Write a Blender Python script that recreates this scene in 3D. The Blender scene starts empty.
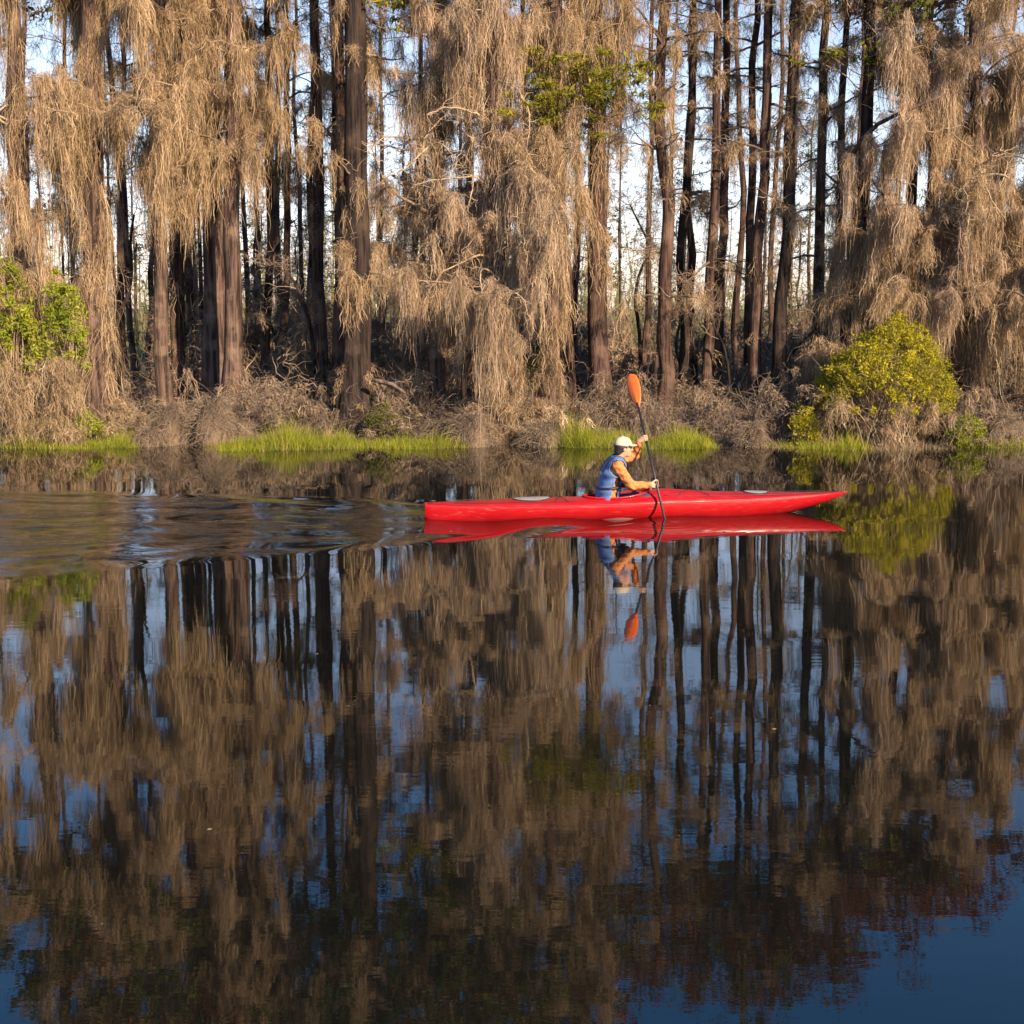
import bpy, math, time
import numpy as np
from mathutils import Vector
R = math.radians
sc = bpy.context.scene
C = sc.collection
# ------------------------------------------------------------------ camera
F, HC, PITCH = 1422.0, 2.62, math.atan(207/1422.0)
cp, sp = math.cos(PITCH), math.sin(PITCH)
cam = bpy.data.cameras.new('camera'); co = bpy.data.objects.new('camera', cam); C.objects.link(co)
cam.sensor_width = 36; cam.lens = 36*F/1024; cam.clip_end = 3000; cam.clip_start = .1
co.location = (0, 0, HC); co.rotation_euler = (math.pi/2-PITCH, 0, 0)
sc.camera = co
def at(px, py, D):
    v = (512-py)/F
    dz = D*(v*cp-sp)/(cp+v*sp)
    return np.array([(px-512)/F*(D*cp-dz*sp), D, HC+dz])
def on_water(px, py):
    v = (512-py)/F
    D = -HC*(cp+v*sp)/(v*cp-sp)
    return at(px, py, D)
# ------------------------------------------------------------------ light
SUN_EL, SUN_AZ = 25.0, 36.0            # azimuth: to the right, behind the camera
w = bpy.data.worlds.new('World'); sc.world = w; w.use_nodes = True
nt = w.node_tree; bg = nt.nodes['Background']
sky = nt.nodes.new('ShaderNodeTexSky'); sky.sky_type = 'NISHITA'; sky.sun_disc = False
sky.sun_elevation = R(SUN_EL); sky.sun_rotation = R(180-SUN_AZ)
sky.air_density = 1.0; sky.dust_density = 0.25; sky.ozone_density = 3.5; sky.altitude = 50
stc = nt.nodes.new('ShaderNodeTexCoord'); sxyz = nt.nodes.new('ShaderNodeSeparateXYZ'); nt.links.new(stc.outputs['Generated'], sxyz.inputs[0])
srp = nt.nodes.new('ShaderNodeValToRGB'); se = srp.color_ramp.elements
se[0].position = .0; se[0].color = (1.2, 1.02, 1.22, 1); se[1].position = .5; se[1].color = (.26, .95, 1.32, 1)
for ps, cl in ((.12, (1.62, 1.22, 1.12, 1)), (.24, (1.5, 1.2, 1.1, 1)), (.36, (.66, 1.02, 1.2, 1))):
    sx_ = se.new(ps); sx_.color = cl
nt.links.new(sxyz.outputs['Z'], srp.inputs[0])
tn = nt.nodes.new('ShaderNodeMix'); tn.data_type = 'RGBA'; tn.blend_type = 'MULTIPLY'; tn.inputs['Factor'].default_value = 1
nt.links.new(srp.outputs[0], tn.inputs['B'])
nt.links.new(sky.outputs[0], tn.inputs['A']); nt.links.new(tn.outputs['Result'], bg.inputs[0]); bg.inputs[1].default_value = 0.085
sd = Vector((math.sin(R(SUN_AZ))*math.cos(R(SUN_EL)), -math.cos(R(SUN_AZ))*math.cos(R(SUN_EL)), math.sin(R(SUN_EL))))
sl = bpy.data.lights.new('sun', 'SUN'); so = bpy.data.objects.new('sun', sl); C.objects.link(so)
sl.energy = 5.0; sl.angle = R(.55); sl.color = (1.0, .77, .52)
so.rotation_euler = sd.to_track_quat('Z', 'Y').to_euler(); so.location = (20, -20, 30)
sc.view_settings.view_transform = 'Standard'; sc.view_settings.look = 'None'
sc.view_settings.exposure = 1.1; sc.view_settings.gamma = 1.0
sc.render.engine = 'CYCLES'
cy = sc.cycles
cy.max_bounces = 5; cy.diffuse_bounces = 2; cy.glossy_bounces = 3; cy.transmission_bounces = 2; cy.use_denoising = True
cy.caustics_reflective = False; cy.caustics_refractive = False; cy.sample_clamp_indirect = 4
# ------------------------------------------------------------------ materials
def new_mat(name):
    m = bpy.data.materials.new(name); m.use_nodes = True
    return m, m.node_tree, m.node_tree.nodes['Principled BSDF']
def leafy(name, ca, cb, cc=None, trans=.3, rough=.8, spec=.2, nscale=1.2):
    """two or three own colours mixed by a per-strand tint and a slow noise; part of the light passes through"""
    m, t, p = new_mat(name); N = t.nodes; Lk = t.links
    a = N.new('ShaderNodeAttribute'); a.attribute_name = 'tint'
    tc = N.new('ShaderNodeTexCoord')
    nz = N.new('ShaderNodeTexNoise'); nz.inputs['Scale'].default_value = nscale; nz.inputs['Detail'].default_value = 4
    Lk.new(tc.outputs['Object'], nz.inputs['Vector'])
    ad = N.new('ShaderNodeMath'); ad.operation = 'MULTIPLY_ADD'; ad.inputs[1].default_value = .9; ad.inputs[2].default_value = -.45
    Lk.new(nz.outputs['Fac'], ad.inputs[0])
    su = N.new('ShaderNodeMath'); su.operation = 'ADD'; su.use_clamp = True
    Lk.new(a.outputs['Fac'], su.inputs[0]); Lk.new(ad.outputs[0], su.inputs[1])
    cr = N.new('ShaderNodeValToRGB'); e = cr.color_ramp.elements
    e[0].color = (*ca, 1); e[1].color = (*cb, 1)
    if cc: x = e.new(.85); x.color = (*cb, 1); e[-1].color = (*cc, 1)
    Lk.new(su.outputs[0], cr.inputs[0]); Lk.new(cr.outputs[0], p.inputs['Base Color'])
    p.inputs['Roughness'].default_value = rough; p.inputs['Specular IOR Level'].default_value = spec
    tr = N.new('ShaderNodeBsdfTranslucent'); Lk.new(cr.outputs[0], tr.inputs[0])
    mx = N.new('ShaderNodeMixShader'); mx.inputs[0].default_value = trans
    Lk.new(p.outputs[0], mx.inputs[1]); Lk.new(tr.outputs[0], mx.inputs[2])
    Lk.new(mx.outputs[0], N['Material Output'].inputs[0])
    return m
def bark(name, ca, cb, cc, bump=.6):
    m, t, p = new_mat(name); N = t.nodes; Lk = t.links
    tc = N.new('ShaderNodeTexCoord'); mp = N.new('ShaderNodeMapping'); mp.inputs['Scale'].default_value = (13, 13, .9)
    Lk.new(tc.outputs['Object'], mp.inputs[0])
    nz = N.new('ShaderNodeTexNoise'); nz.inputs['Scale'].default_value = 1; nz.inputs['Detail'].default_value = 6; nz.inputs['Roughness'].default_value = .65
    Lk.new(mp.outputs[0], nz.inputs['Vector'])
    cr = N.new('ShaderNodeValToRGB'); e = cr.color_ramp.elements
    e[0].position = .41; e[0].color = (*ca, 1); e[1].position = .60; e[1].color = (*cb, 1)
    Lk.new(nz.outputs['Fac'], cr.inputs[0])
    n2 = N.new('ShaderNodeTexNoise'); n2.inputs['Scale'].default_value = 2.2; n2.inputs['Detail'].default_value = 5
    Lk.new(tc.outputs['Object'], n2.inputs['Vector'])
    r2 = N.new('ShaderNodeValToRGB'); r2.color_ramp.elements[0].position = .5; r2.color_ramp.elements[1].position = .68
    Lk.new(n2.outputs['Fac'], r2.inputs[0])
    mx = N.new('ShaderNodeMix'); mx.data_type = 'RGBA'; mx.inputs['B'].default_value = (*cc, 1)
    Lk.new(r2.outputs[0], mx.inputs['Factor']); Lk.new(cr.outputs[0], mx.inputs['A'])
    Lk.new(mx.outputs['Result'], p.inputs['Base Color'])
    p.inputs['Roughness'].default_value = .9; p.inputs['Specular IOR Level'].default_value = .15
    bp = N.new('ShaderNodeBump'); bp.inputs['Strength'].default_value = bump; bp.inputs['Distance'].default_value = .2
    Lk.new(nz.outputs['Fac'], bp.inputs['Height']); Lk.new(bp.outputs[0], p.inputs['Normal'])
    return m
def plain(name, ca, cb, rough=.5, spec=.5, nscale=6, bump=0, coat=0):
    m, t, p = new_mat(name); N = t.nodes; Lk = t.links
    tc = N.new('ShaderNodeTexCoord')
    nz = N.new('ShaderNodeTexNoise'); nz.inputs['Scale'].default_value = nscale; nz.inputs['Detail'].default_value = 5
    Lk.new(tc.outputs['Object'], nz.inputs['Vector'])
    cr = N.new('ShaderNodeValToRGB'); e = cr.color_ramp.elements
    e[0].position = .3; e[0].color = (*ca, 1); e[1].position = .7; e[1].color = (*cb, 1)
    Lk.new(nz.outputs['Fac'], cr.inputs[0]); Lk.new(cr.outputs[0], p.inputs['Base Color'])
    p.inputs['Roughness'].default_value = rough; p.inputs['Specular IOR Level'].default_value = spec
    p.inputs['Coat Weight'].default_value = coat; p.inputs['Coat Roughness'].default_value = .08
    if bump:
        bp = N.new('ShaderNodeBump'); bp.inputs['Strength'].default_value = bump; bp.inputs['Distance'].default_value = .02
        Lk.new(nz.outputs['Fac'], bp.inputs['Height']); Lk.new(bp.outputs[0], p.inputs['Normal'])
    return m
M = {}
M['moss'] = leafy('spanish_moss', (.25, .17, .10), (.61, .45, .28), (.80, .64, .44), trans=.3)
M['moss_pale'] = leafy('pale_moss', (.25, .175, .115), (.62, .465, .32), (.78, .645, .475), trans=.3)
M['moss_grey'] = leafy('grey_moss', (.17, .125, .09), (.38, .285, .20), (.50, .39, .28), trans=.25)
M['twig'] = leafy('dry_twig', (.17, .12, .085), (.40, .30, .20), (.55, .43, .30), trans=.0)
M['brush'] = leafy('brush_twig', (.10, .074, .06), (.34, .255, .195), (.50, .38, .28), trans=.1)
M['bark'] = bark('cypress_bark', (.03, .02, .018), (.155, .10, .078), (.24, .165, .12))
M['bark_dark'] = bark('dark_shaded_bark', (.012, .009, .009), (.052, .036, .031), (.075, .052, .04))  # bark colour darkened with the shade neighbouring trees cast on the thickest trunk
M['bark_pine'] = bark('pine_bark', (.02, .013, .012), (.108, .064, .050), (.165, .108, .08))
M['limb'] = bark('limb_bark', (.06, .045, .04), (.17, .125, .10), (.30, .23, .17), bump=.3)
M['needle'] = leafy('cypress_needles', (.11, .12, .012), (.31, .28, .025), (.42, .36, .04), trans=.4)
M['pine_needle'] = leafy('pine_needles', (.03, .055, .02), (.08, .115, .035), trans=.25)
M['willow'] = leafy('yellow_green_leaves', (.22, .21, .015), (.50, .44, .025), (.62, .53, .045), trans=.4)
M['leaf'] = leafy('bright_green_leaves', (.15, .20, .02), (.38, .41, .03), (.54, .52, .06), trans=.4)
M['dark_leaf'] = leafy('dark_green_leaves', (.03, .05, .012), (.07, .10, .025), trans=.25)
M['bud'] = leafy('red_buds', (.09, .03, .02), (.20, .07, .045), trans=.25)
M['olive'] = leafy('olive_leaves', (.06, .07, .015), (.15, .15, .03), trans=.3)
M['sedge'] = leafy('sedge_blades', (.11, .14, .018), (.37, .38, .035), (.62, .47, .14), trans=.35)
M['straw'] = leafy('dry_grass', (.20, .15, .09), (.42, .31, .19), (.52, .40, .25), trans=.3)
M['far'] = leafy('far_hazed_leaves', (.15, .15, .06), (.32, .30, .13), (.42, .35, .20), trans=.35)  # paled so that distant haze is part of the leaf colour
# ------------------------------------------------------------------ mesh collecting
class G:
    def __init__(s): s.v = []; s.q = []; s.t = []; s.ti = []; s.n = 0
    def add(s, v, q=None, t=None, tint=None):
        v = np.asarray(v, np.float32).reshape(-1, 3)
        if q is not None and len(q): s.q.append(np.asarray(q, np.int32).reshape(-1, 4)+s.n)
        if t is not None and len(t): s.t.append(np.asarray(t, np.int32).reshape(-1, 3)+s.n)
        s.v.append(v); s.n += len(v)
        s.ti.append(np.full(len(v), .5, np.float32) if tint is None else np.broadcast_to(np.asarray(tint, np.float32), (len(v),)))
        return s
    def mesh(s, name, mat, smooth=True):
        me = bpy.data.meshes.new(name)
        v = np.concatenate(s.v); q = np.concatenate(s.q) if s.q else np.zeros((0, 4), np.int32)
        t = np.concatenate(s.t) if s.t else np.zeros((0, 3), np.int32)
        me.vertices.add(len(v)); me.vertices.foreach_set('co', v.ravel())
        nl = q.size+t.size; me.loops.add(nl); me.polygons.add(len(q)+len(t))
        me.loops.foreach_set('vertex_index', np.concatenate([q.ravel(), t.ravel()]))
        st = np.concatenate([np.arange(len(q))*4, q.size+np.arange(len(t))*3]).astype(np.int32)
        me.polygons.foreach_set('loop_start', st)
        a = me.attributes.new('tint', 'FLOAT', 'POINT'); a.data.foreach_set('value', np.concatenate(s.ti))
        me.update(calc_edges=True)
        me.polygons.foreach_set('use_smooth', np.full(len(me.polygons), smooth))
        if mat: me.materials.append(mat)
        return me
    def build(s, name, mat, parent=None, smooth=True):
        if not s.v: return None
        o = bpy.data.objects.new(name, s.mesh(name, mat, smooth)); C.objects.link(o); o.parent = parent
        return o
def tag(o, label=None, cat=None, group=None, kind=None):
    if label: o['label'] = label
    if cat: o['category'] = cat
    if group: o['group'] = group
    if kind: o['kind'] = kind
    return o
def thing(name, label, cat, loc, group=None, rz=0, scale=1):
    o = bpy.data.objects.new(name, None); C.objects.link(o); o.location = loc; o.rotation_euler = (0, 0, rz)
    o.scale = (scale,)*3; o.empty_display_size = .2
    return tag(o, label, cat, group)
def dup(root, loc, rz, scale, label=None, group=None):
    r = root.copy(); C.objects.link(r); r.location = loc; r.rotation_euler = (0, 0, rz)
    r.scale = scale if hasattr(scale, '__len__') else (scale,)*3
    if label: r['label'] = label
    if group: r['group'] = group
    for ch in list(root.children):
        c = ch.copy(); C.objects.link(c); c.parent = r
        for g in ch.children:
            d = g.copy(); C.objects.link(d); d.parent = c
    return r
def unit(a): return a/np.maximum(np.linalg.norm(a, axis=-1, keepdims=True), 1e-9)
def tube(g, P, rad, k=8, tint=.5, closed=True):
    P = np.asarray(P, float); n = len(P)
    rad = np.asarray(rad, float)
    if rad.ndim == 0: rad = np.full(n, rad)
    T = unit(np.gradient(P, axis=0))
    a = np.array([1., 0, 0]) if abs(T[0][0]) < .8 else np.array([0, 1., 0])
    U = np.zeros((n, 3)); u = a-T[0]*(a@T[0]); u /= np.linalg.norm(u)
    for i in range(n):
        u = u-T[i]*(u@T[i]); u /= np.linalg.norm(u); U[i] = u
    W = np.cross(T, U); th = np.arange(k)/k*2*np.pi
    rr = rad[:, None] if rad.ndim == 1 else rad
    V = P[:, None]+rr[..., None]*(np.cos(th)[None, :, None]*U[:, None]+np.sin(th)[None, :, None]*W[:, None])
    i = np.arange(n-1)[:, None]*k; j = np.arange(k)[None]; j2 = (j+1) % k
    q = np.stack([i+j, i+j2, i+k+j2, i+k+j], -1).reshape(-1, 4)
    V = V.reshape(-1, 3); t = None
    if closed:
        V = np.concatenate([V, P[:1], P[-1:]]); c0, c1 = n*k, n*k+1
        jj = np.arange(k); j3 = (jj+1) % k
        t = np.concatenate([np.stack([np.full(k, c0), j3, jj], -1), np.stack([np.full(k, c1), (n-1)*k+jj, (n-1)*k+j3], -1)])
    g.add(V, q, t, tint)
def ribbons(g, P, Wd, wdir, tint):
    """P (M,S,3) paths, Wd (M,S) widths, wdir (M,S,3) or (M,1,3)"""
    m, s, _ = P.shape
    V = np.stack([P-wdir*Wd[..., None]*.5, P+wdir*Wd[..., None]*.5], 2).reshape(-1, 3)
    b = (np.arange(m)[:, None]*s+np.arange(s-1)[None])*2
    q = np.stack([b, b+1, b+3, b+2], -1).reshape(-1, 4)
    g.add(V, q, None, np.repeat(np.broadcast_to(tint, (m,)), s*2))
def moss(g, Cn, LC, n, r0, rng, width=.0062, S=7, wig=.03, tb=.45, fuzz=1.1):
    """clumps of hanging moss: Cn (K,3) where each hangs, LC (K,) length, about n*2 strands at each in a few tapering tails"""
    K = len(Cn)
    if K == 0: return
    n = np.broadcast_to(np.asarray(n)*2.6, (K,)).astype(int); idx = np.repeat(np.arange(K), n); m = len(idx)
    r0 = np.broadcast_to(np.asarray(r0), (K,)); t = np.linspace(0, 1, S); NT = 3
    toff = rng.normal(0, .95, (K, NT, 2))*r0[:, None, None]; tlen = rng.uniform(.35, 1.0, (K, NT)); tail = rng.integers(0, NT, m)
    cw = np.cumsum(rng.normal(0, wig, (K, NT, S, 2)), 2)*np.sqrt(np.maximum(LC, .1))[:, None, None, None]; cw[:, :, 0] = 0
    L = LC[idx]*tlen[idx, tail]*(.12+.88*rng.random(m)**.9)
    an = rng.uniform(0, 2*np.pi, m); rr = .62*r0[idx]*rng.random(m)**.6
    off = np.stack([np.cos(an)*rr, np.sin(an)*rr], 1)
    sc_ = (L/LC[idx])[:, None]*t[None]                                           # how far down the tail each point is
    sh = 1+.35*np.sin(np.pi*np.clip(sc_*1.2, 0, 1))-.85*sc_
    sw = np.cumsum(rng.normal(0, .024, (m, S, 2)), 1); sw[:, 0] = 0
    P = np.zeros((m, S, 3))
    P[..., :2] = Cn[idx][:, None, :2]+toff[idx, tail][:, None]*np.clip(.35+sc_[..., None]*2.2, 0, 1)+off[:, None]*sh[..., None]+cw[idx, tail]*(L/LC[idx])[:, None, None]+sw
    z0 = Cn[idx, 2]-rng.random(m)**2.5*.3*LC[idx]+rng.normal(.03, .03, m)
    P[..., 2] = z0[:, None]-L[:, None]*t[None]
    a2 = rng.uniform(0, np.pi, m); tw = a2[:, None]+np.cumsum(rng.normal(0, .6, (m, S)), 1)
    wd = np.stack([np.cos(tw), np.sin(tw), rng.normal(0, .5, (m, S))], -1)
    Wd = width*rng.uniform(.5, 1.6, m)[:, None]*np.array([.7]+[1.0]*(S-2)+[.25])[None]
    ti = np.clip(tb+rng.normal(0, .17, (K, NT))[idx, tail]+rng.normal(0, .15, m), 0, 1)
    ribbons(g, P, Wd, wd, ti)
    f = int(m*fuzz)
    if f:
        si = rng.integers(0, m, f); A = P[si, rng.integers(0, S-1, f)]; d = rng.normal(0, 1, (f, 3)); d[:, 2] -= .9
        walkers(g, A, d, rng.uniform(.05, .2, f), width*.8, rng, S=4, curl=.6, grav=-.35, tint=np.clip(ti[si]+rng.normal(0, .1, f), 0, 1))
def walkers(g, A, d0, L, W0, rng, S=6, curl=.35, grav=0., tint=None, taper=.25):
    m = len(A); P = np.zeros((m, S, 3)); P[:, 0] = A; d = unit(d0); D = [d]
    for i in range(1, S):
        d = unit(d+rng.normal(0, curl, (m, 3))+np.array([0, 0, grav])); P[:, i] = P[:, i-1]+d*(L/(S-1))[:, None]; D.append(d)
    D = np.stack(D, 1); rv = unit(rng.normal(0, 1, (m, 1, 3))+np.array([0, 0, .01]))
    wd = unit(np.cross(D, np.broadcast_to(rv, D.shape)))
    Wd = np.broadcast_to(W0, (m,))[:, None]*np.linspace(1, taper, S)[None]
    ti = np.clip(.45+rng.normal(0, .2, m), 0, 1) if tint is None else tint
    if g is not None: ribbons(g, P, Wd, wd, ti)
    return P
def leaves(g, Cn, size, rng, elong=2.0, up=.5, tint=None):
    m = len(Cn); u = unit(rng.normal(0, 1, (m, 3))); r = unit(rng.normal(0, 1, (m, 3))+np.array([0, -.0, up])); v = unit(np.cross(u, r))
    s = size*rng.lognormal(-.05, .38, m)[:, None]
    V = np.stack([Cn-u*s*.5*elong, Cn+v*s*.5, Cn+u*s*.5*elong, Cn-v*s*.5], 1).reshape(-1, 3)
    b = np.arange(m)[:, None]*4; q = np.concatenate([b, b+1, b+2, b+3], 1)
    ti = np.clip(.45+rng.normal(0, .25, m), 0, 1) if tint is None else tint
    g.add(V, q, None, np.repeat(ti, 4))
def sprays(g, Cn, r, n, size, rng, flat=.5, **k):
    """leaf clumps: n leaves round each centre"""
    K = len(Cn)
    if K == 0: return
    ci = np.repeat(np.arange(K), n); rad = np.broadcast_to(np.asarray(r), (K,))[ci]
    o = unit(rng.normal(0, 1, (len(ci), 3)))*(rad*rng.random(len(ci))**.5)[:, None]; o[:, 2] *= flat
    ti = np.clip(.45+rng.normal(0, .16, K)[ci]+rng.normal(0, .18, len(ci)), 0, 1)
    leaves(g, Cn[ci]+o, size, rng, tint=ti, **k)
# ------------------------------------------------------------------ ground and water
def shore(x): return 26.7+.28*np.sin(x*.55+1)+.16*np.sin(x*1.7+.4)+.08*np.sin(x*4.1)
def gz(x, y):
    d = y-shore(x)
    b = np.clip(d/1.6, 0, 1); b = b*b*(3-2*b)
    return -.35+.35*np.clip((d+1.2)/1.2, 0, 1)+.17*b+.06*np.sin(x*1.3+y*.7)*b+.05*np.sin(x*2.9-y*1.9)*b
def ground_z(x, y): return float(gz(np.array(x, float), np.array(y, float)))
xs = np.concatenate([np.linspace(-400, -22, 20)[:-1], np.linspace(-22, 22, 177), np.linspace(22, 400, 20)[1:]])
ys = np.concatenate([np.linspace(25.2, 34, 60), np.linspace(34, 70, 40)[1:], np.linspace(70, 900, 30)[1:]])
X, Y = np.meshgrid(xs, ys); Z = gz(X, Y)
nx, ny = len(xs), len(ys)
i = (np.arange(ny-1)[:, None]*nx+np.arange(nx-1)[None]).reshape(-1)
g = G(); g.add(np.stack([X, Y, Z], -1), np.stack([i, i+1, i+nx+1, i+nx], -1))
mg, t, p = new_mat('leaf_litter'); N = t.nodes; Lk = t.links
tc = N.new('ShaderNodeTexCoord')
n1 = N.new('ShaderNodeTexNoise'); n1.inputs['Scale'].default_value = .9; n1.inputs['Detail'].default_value = 8; Lk.new(tc.outputs['Object'], n1.inputs[0])
cr = N.new('ShaderNodeValToRGB'); e = cr.color_ramp.elements
e[0].position = .35; e[0].color = (.045, .032, .022, 1); e[1].position = .65; e[1].color = (.17, .12, .08, 1)
Lk.new(n1.outputs['Fac'], cr.inputs[0]); Lk.new(cr.outputs[0], p.inputs['Base Color']); p.inputs['Roughness'].default_value = .95
n2 = N.new('ShaderNodeTexNoise'); n2.inputs['Scale'].default_value = 14; n2.inputs['Detail'].default_value = 6; Lk.new(tc.outputs['Object'], n2.inputs[0])
bp = N.new('ShaderNodeBump'); bp.inputs['Strength'].default_value = .8; bp.inputs['Distance'].default_value = .06
Lk.new(n2.outputs['Fac'], bp.inputs['Height']); Lk.new(bp.outputs[0], p.inputs['Normal'])
tag(g.build('ground', mg), kind='structure')

# kayak frame (also drives the wake)
stern = on_water(425, 519.5); bow = on_water(846, 511.0)
KO = (stern+bow)/2; KO[2] = 0; KD = (bow-stern)[:2]; KLEN = np.linalg.norm(KD); KA = math.atan2(KD[1], KD[0])
print('kayak', KO, KLEN, math.degrees(KA))
# water: a fine sheet with the kayak's wake standing in it as real waves, flat far out
wx = np.linspace(-11.5, 11.5, 461); wy = np.linspace(7.5, 26.5, 381)
X, Y = np.meshgrid(wx, wy)
dx, dy = X-KO[0], Y-KO[1]
u = -(dx*math.cos(KA)+dy*math.sin(KA))+2.2; v = -dx*math.sin(KA)+dy*math.cos(KA)     # u: metres behind the bow
k0 = 9.81/1.62**2; Hh = np.zeros_like(X)
ths = np.linspace(-1.12, 1.12, 121)
for th in ths:
    c = math.cos(th); amp = math.exp(-(th/.95)**4)*(.55+.6*abs(math.sin(th)))
    Hh += amp*np.sin(k0*(u*c+v*math.sin(th))/c**2+.6)
Hh /= 12
half = .36*np.clip(u, 0, None)+.12
edge = np.clip((half-np.abs(v))/(.30*half+.25), 0, 1); edge = edge*edge*(3-2*edge)
grow = np.clip(u/3.5, 0, 1)*np.clip(1.25-u/14, .25, 1)
rng = np.random.default_rng(5)
turb = np.zeros_like(X)
for k in range(26):
    kk = rng.uniform(5, 17); aa = rng.normal(math.pi/2, .55); turb += np.sin(kk*(X*math.cos(aa)+Y*math.sin(aa))+rng.uniform(0, 6)+1.2*np.sin(.9*X+k))*(1/kk)
astern = np.clip((u-4.6)/2.0, 0, 1)
core = astern*np.exp(-(v/(.55+.13*np.clip(u-4.8, 0, None)))**2)
amb = np.zeros_like(X)
for k in range(14):
    kk = rng.uniform(1.5, 6); aa = rng.normal(math.pi/2, .5); amb += np.sin(kk*(X*math.cos(aa)+Y*math.sin(aa))+rng.uniform(0, 6))/kk
rim = np.minimum.reduce([np.clip((X+11.5)/1.5, 0, 1), np.clip((11.5-X)/1.5, 0, 1), np.clip((Y-7.5)/2, 0, 1), np.clip((26.5-Y)/1, 0, 1)])
pwx, pwy = on_water(666, 524)[:2]; rp_ = np.hypot(X-pwx, Y-pwy); rings = np.exp(-rp_/.38)*np.sin(rp_*34)*np.clip(rp_/.08, 0, 1)
streak = np.clip(.42+.75*np.sin(v*4.3+1.1*np.sin(u*.55)+.4*u)*np.sin(v*1.7-u*.9+2)+.35*np.sin(v*8.3+u*.8+1.5*np.sin(u*.4)), .22, 1)
bowave = np.exp(-((np.abs(v)-.30-.19*np.clip(u-.4, 0, None))/.10)**2)*np.clip((u-.3)/.6, 0, 1)*np.exp(-np.clip(u, 0, None)/4.5)
arcs = np.sin(np.abs(v)*7.5-u*2.3+.8*np.sin(u*.7))*edge*astern*np.clip(np.abs(v)/half-.25, 0, 1)
Z = rim*(.0032*rings+.010*bowave+.013*arcs+.006*edge*astern*np.sin(np.abs(v)*17-u*5+1.5*np.sin(u*1.1))*np.clip(np.abs(v)/half-.1, 0, 1)+.0115*Hh*edge*grow+.011*turb*edge*(astern*.75+.8*core)+.0006*amb)
nx, ny = len(wx), len(wy)
i = (np.arange(ny-1)[:, None]*nx+np.arange(nx-1)[None]).reshape(-1)
g = G(); g.add(np.stack([X, Y, Z], -1), np.stack([i, i+1, i+nx+1, i+nx], -1), None, (rim*edge*streak*np.clip(.75*astern+.45*np.clip((u-2.3)/1.5, 0, 1)*np.exp(-((np.abs(v)-.5)/.6)**2)+.9*core, 0, 1)).ravel())
x0, x1, y0, y1 = -11.5, 11.5, 7.5, 26.5
o4 = np.array([[-500, -200, 0], [500, -200, 0], [500, 60, 0], [-500, 60, 0], [x0, y0, 0], [x1, y0, 0], [x1, y1, 0], [x0, y1, 0]])
g.add(o4, [[0, 1, 5, 4], [1, 2, 6, 5], [2, 3, 7, 6], [3, 0, 4, 7]], None, 0.)
mw, t, p = new_mat('dark_water'); N = t.nodes; Lk = t.links
p.inputs['Base Color'].default_value = (.006, .006, .005, 1); p.inputs['Roughness'].default_value = .015; p.inputs['IOR'].default_value = 1.58
tc = N.new('ShaderNodeTexCoord'); mp = N.new('ShaderNodeMapping'); mp.inputs['Scale'].default_value = (1.3, 4.0, 1)
Lk.new(tc.outputs['Object'], mp.inputs[0])
n1 = N.new('ShaderNodeTexNoise'); n1.inputs['Scale'].default_value = 1.4; n1.inputs['Detail'].default_value = 4; n1.inputs['Roughness'].default_value = .55
Lk.new(mp.outputs[0], n1.inputs[0])
n2 = N.new('ShaderNodeTexNoise'); n2.inputs['Scale'].default_value = .22; n2.inputs['Detail'].default_value = 3; Lk.new(tc.outputs['Object'], n2.inputs[0])
r2 = N.new('ShaderNodeMapRange'); r2.inputs[1].default_value = .4; r2.inputs[2].default_value = .7; r2.inputs[3].default_value = .35; r2.inputs[4].default_value = 1.3
Lk.new(n2.outputs['Fac'], r2.inputs[0])
mu = N.new('ShaderNodeMath'); mu.operation = 'MULTIPLY'; Lk.new(n1.outputs['Fac'], mu.inputs[0]); Lk.new(r2.outputs[0], mu.inputs[1])
bp = N.new('ShaderNodeBump'); bp.inputs['Strength'].default_value = 1; bp.inputs['Distance'].default_value = .0009
wa = N.new('ShaderNodeAttribute'); wa.attribute_name = 'tint'                  # chop left by the kayak
n3 = N.new('ShaderNodeTexNoise'); n3.inputs['Scale'].default_value = 5.5; n3.inputs['Detail'].default_value = 3
mp3 = N.new('ShaderNodeMapping'); mp3.inputs['Scale'].default_value = (.7, 2.6, 1); Lk.new(tc.outputs['Object'], mp3.inputs[0]); Lk.new(mp3.outputs[0], n3.inputs[0])
m3 = N.new('ShaderNodeMath'); m3.operation = 'MULTIPLY'; Lk.new(n3.outputs['Fac'], m3.inputs[0]); Lk.new(wa.outputs['Fac'], m3.inputs[1])
m4 = N.new('ShaderNodeMath'); m4.operation = 'MULTIPLY_ADD'; m4.inputs[1].default_value = 34.0; Lk.new(m3.outputs[0], m4.inputs[0]); Lk.new(mu.outputs[0], m4.inputs[2])
Lk.new(m4.outputs[0], bp.inputs['Height']); Lk.new(bp.outputs[0], p.inputs['Normal'])
tag(g.build('water', mw), kind='structure')
rng = np.random.default_rng(8); g = G(); A = np.stack([rng.uniform(-7, 7, 60), rng.uniform(5.5, 25, 60), np.full(60, .006)], 1)
an = rng.uniform(0, 6.28, 60); ul = rng.uniform(.006, .017, 60)[:, None]; U_ = np.stack([np.cos(an), np.sin(an), 0*an], 1)*ul; V_ = np.stack([-np.sin(an), np.cos(an), .3+0*an], 1)*ul*.5
g.add(np.stack([A-U_, A+V_, A+U_, A-V_], 1), np.arange(240).reshape(-1, 4), None, np.repeat(rng.random(60), 4))
tag(g.build('floating_leaves', M['straw']), 'tiny dead leaves drifting on the dark water', 'leaves', kind='stuff')
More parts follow.
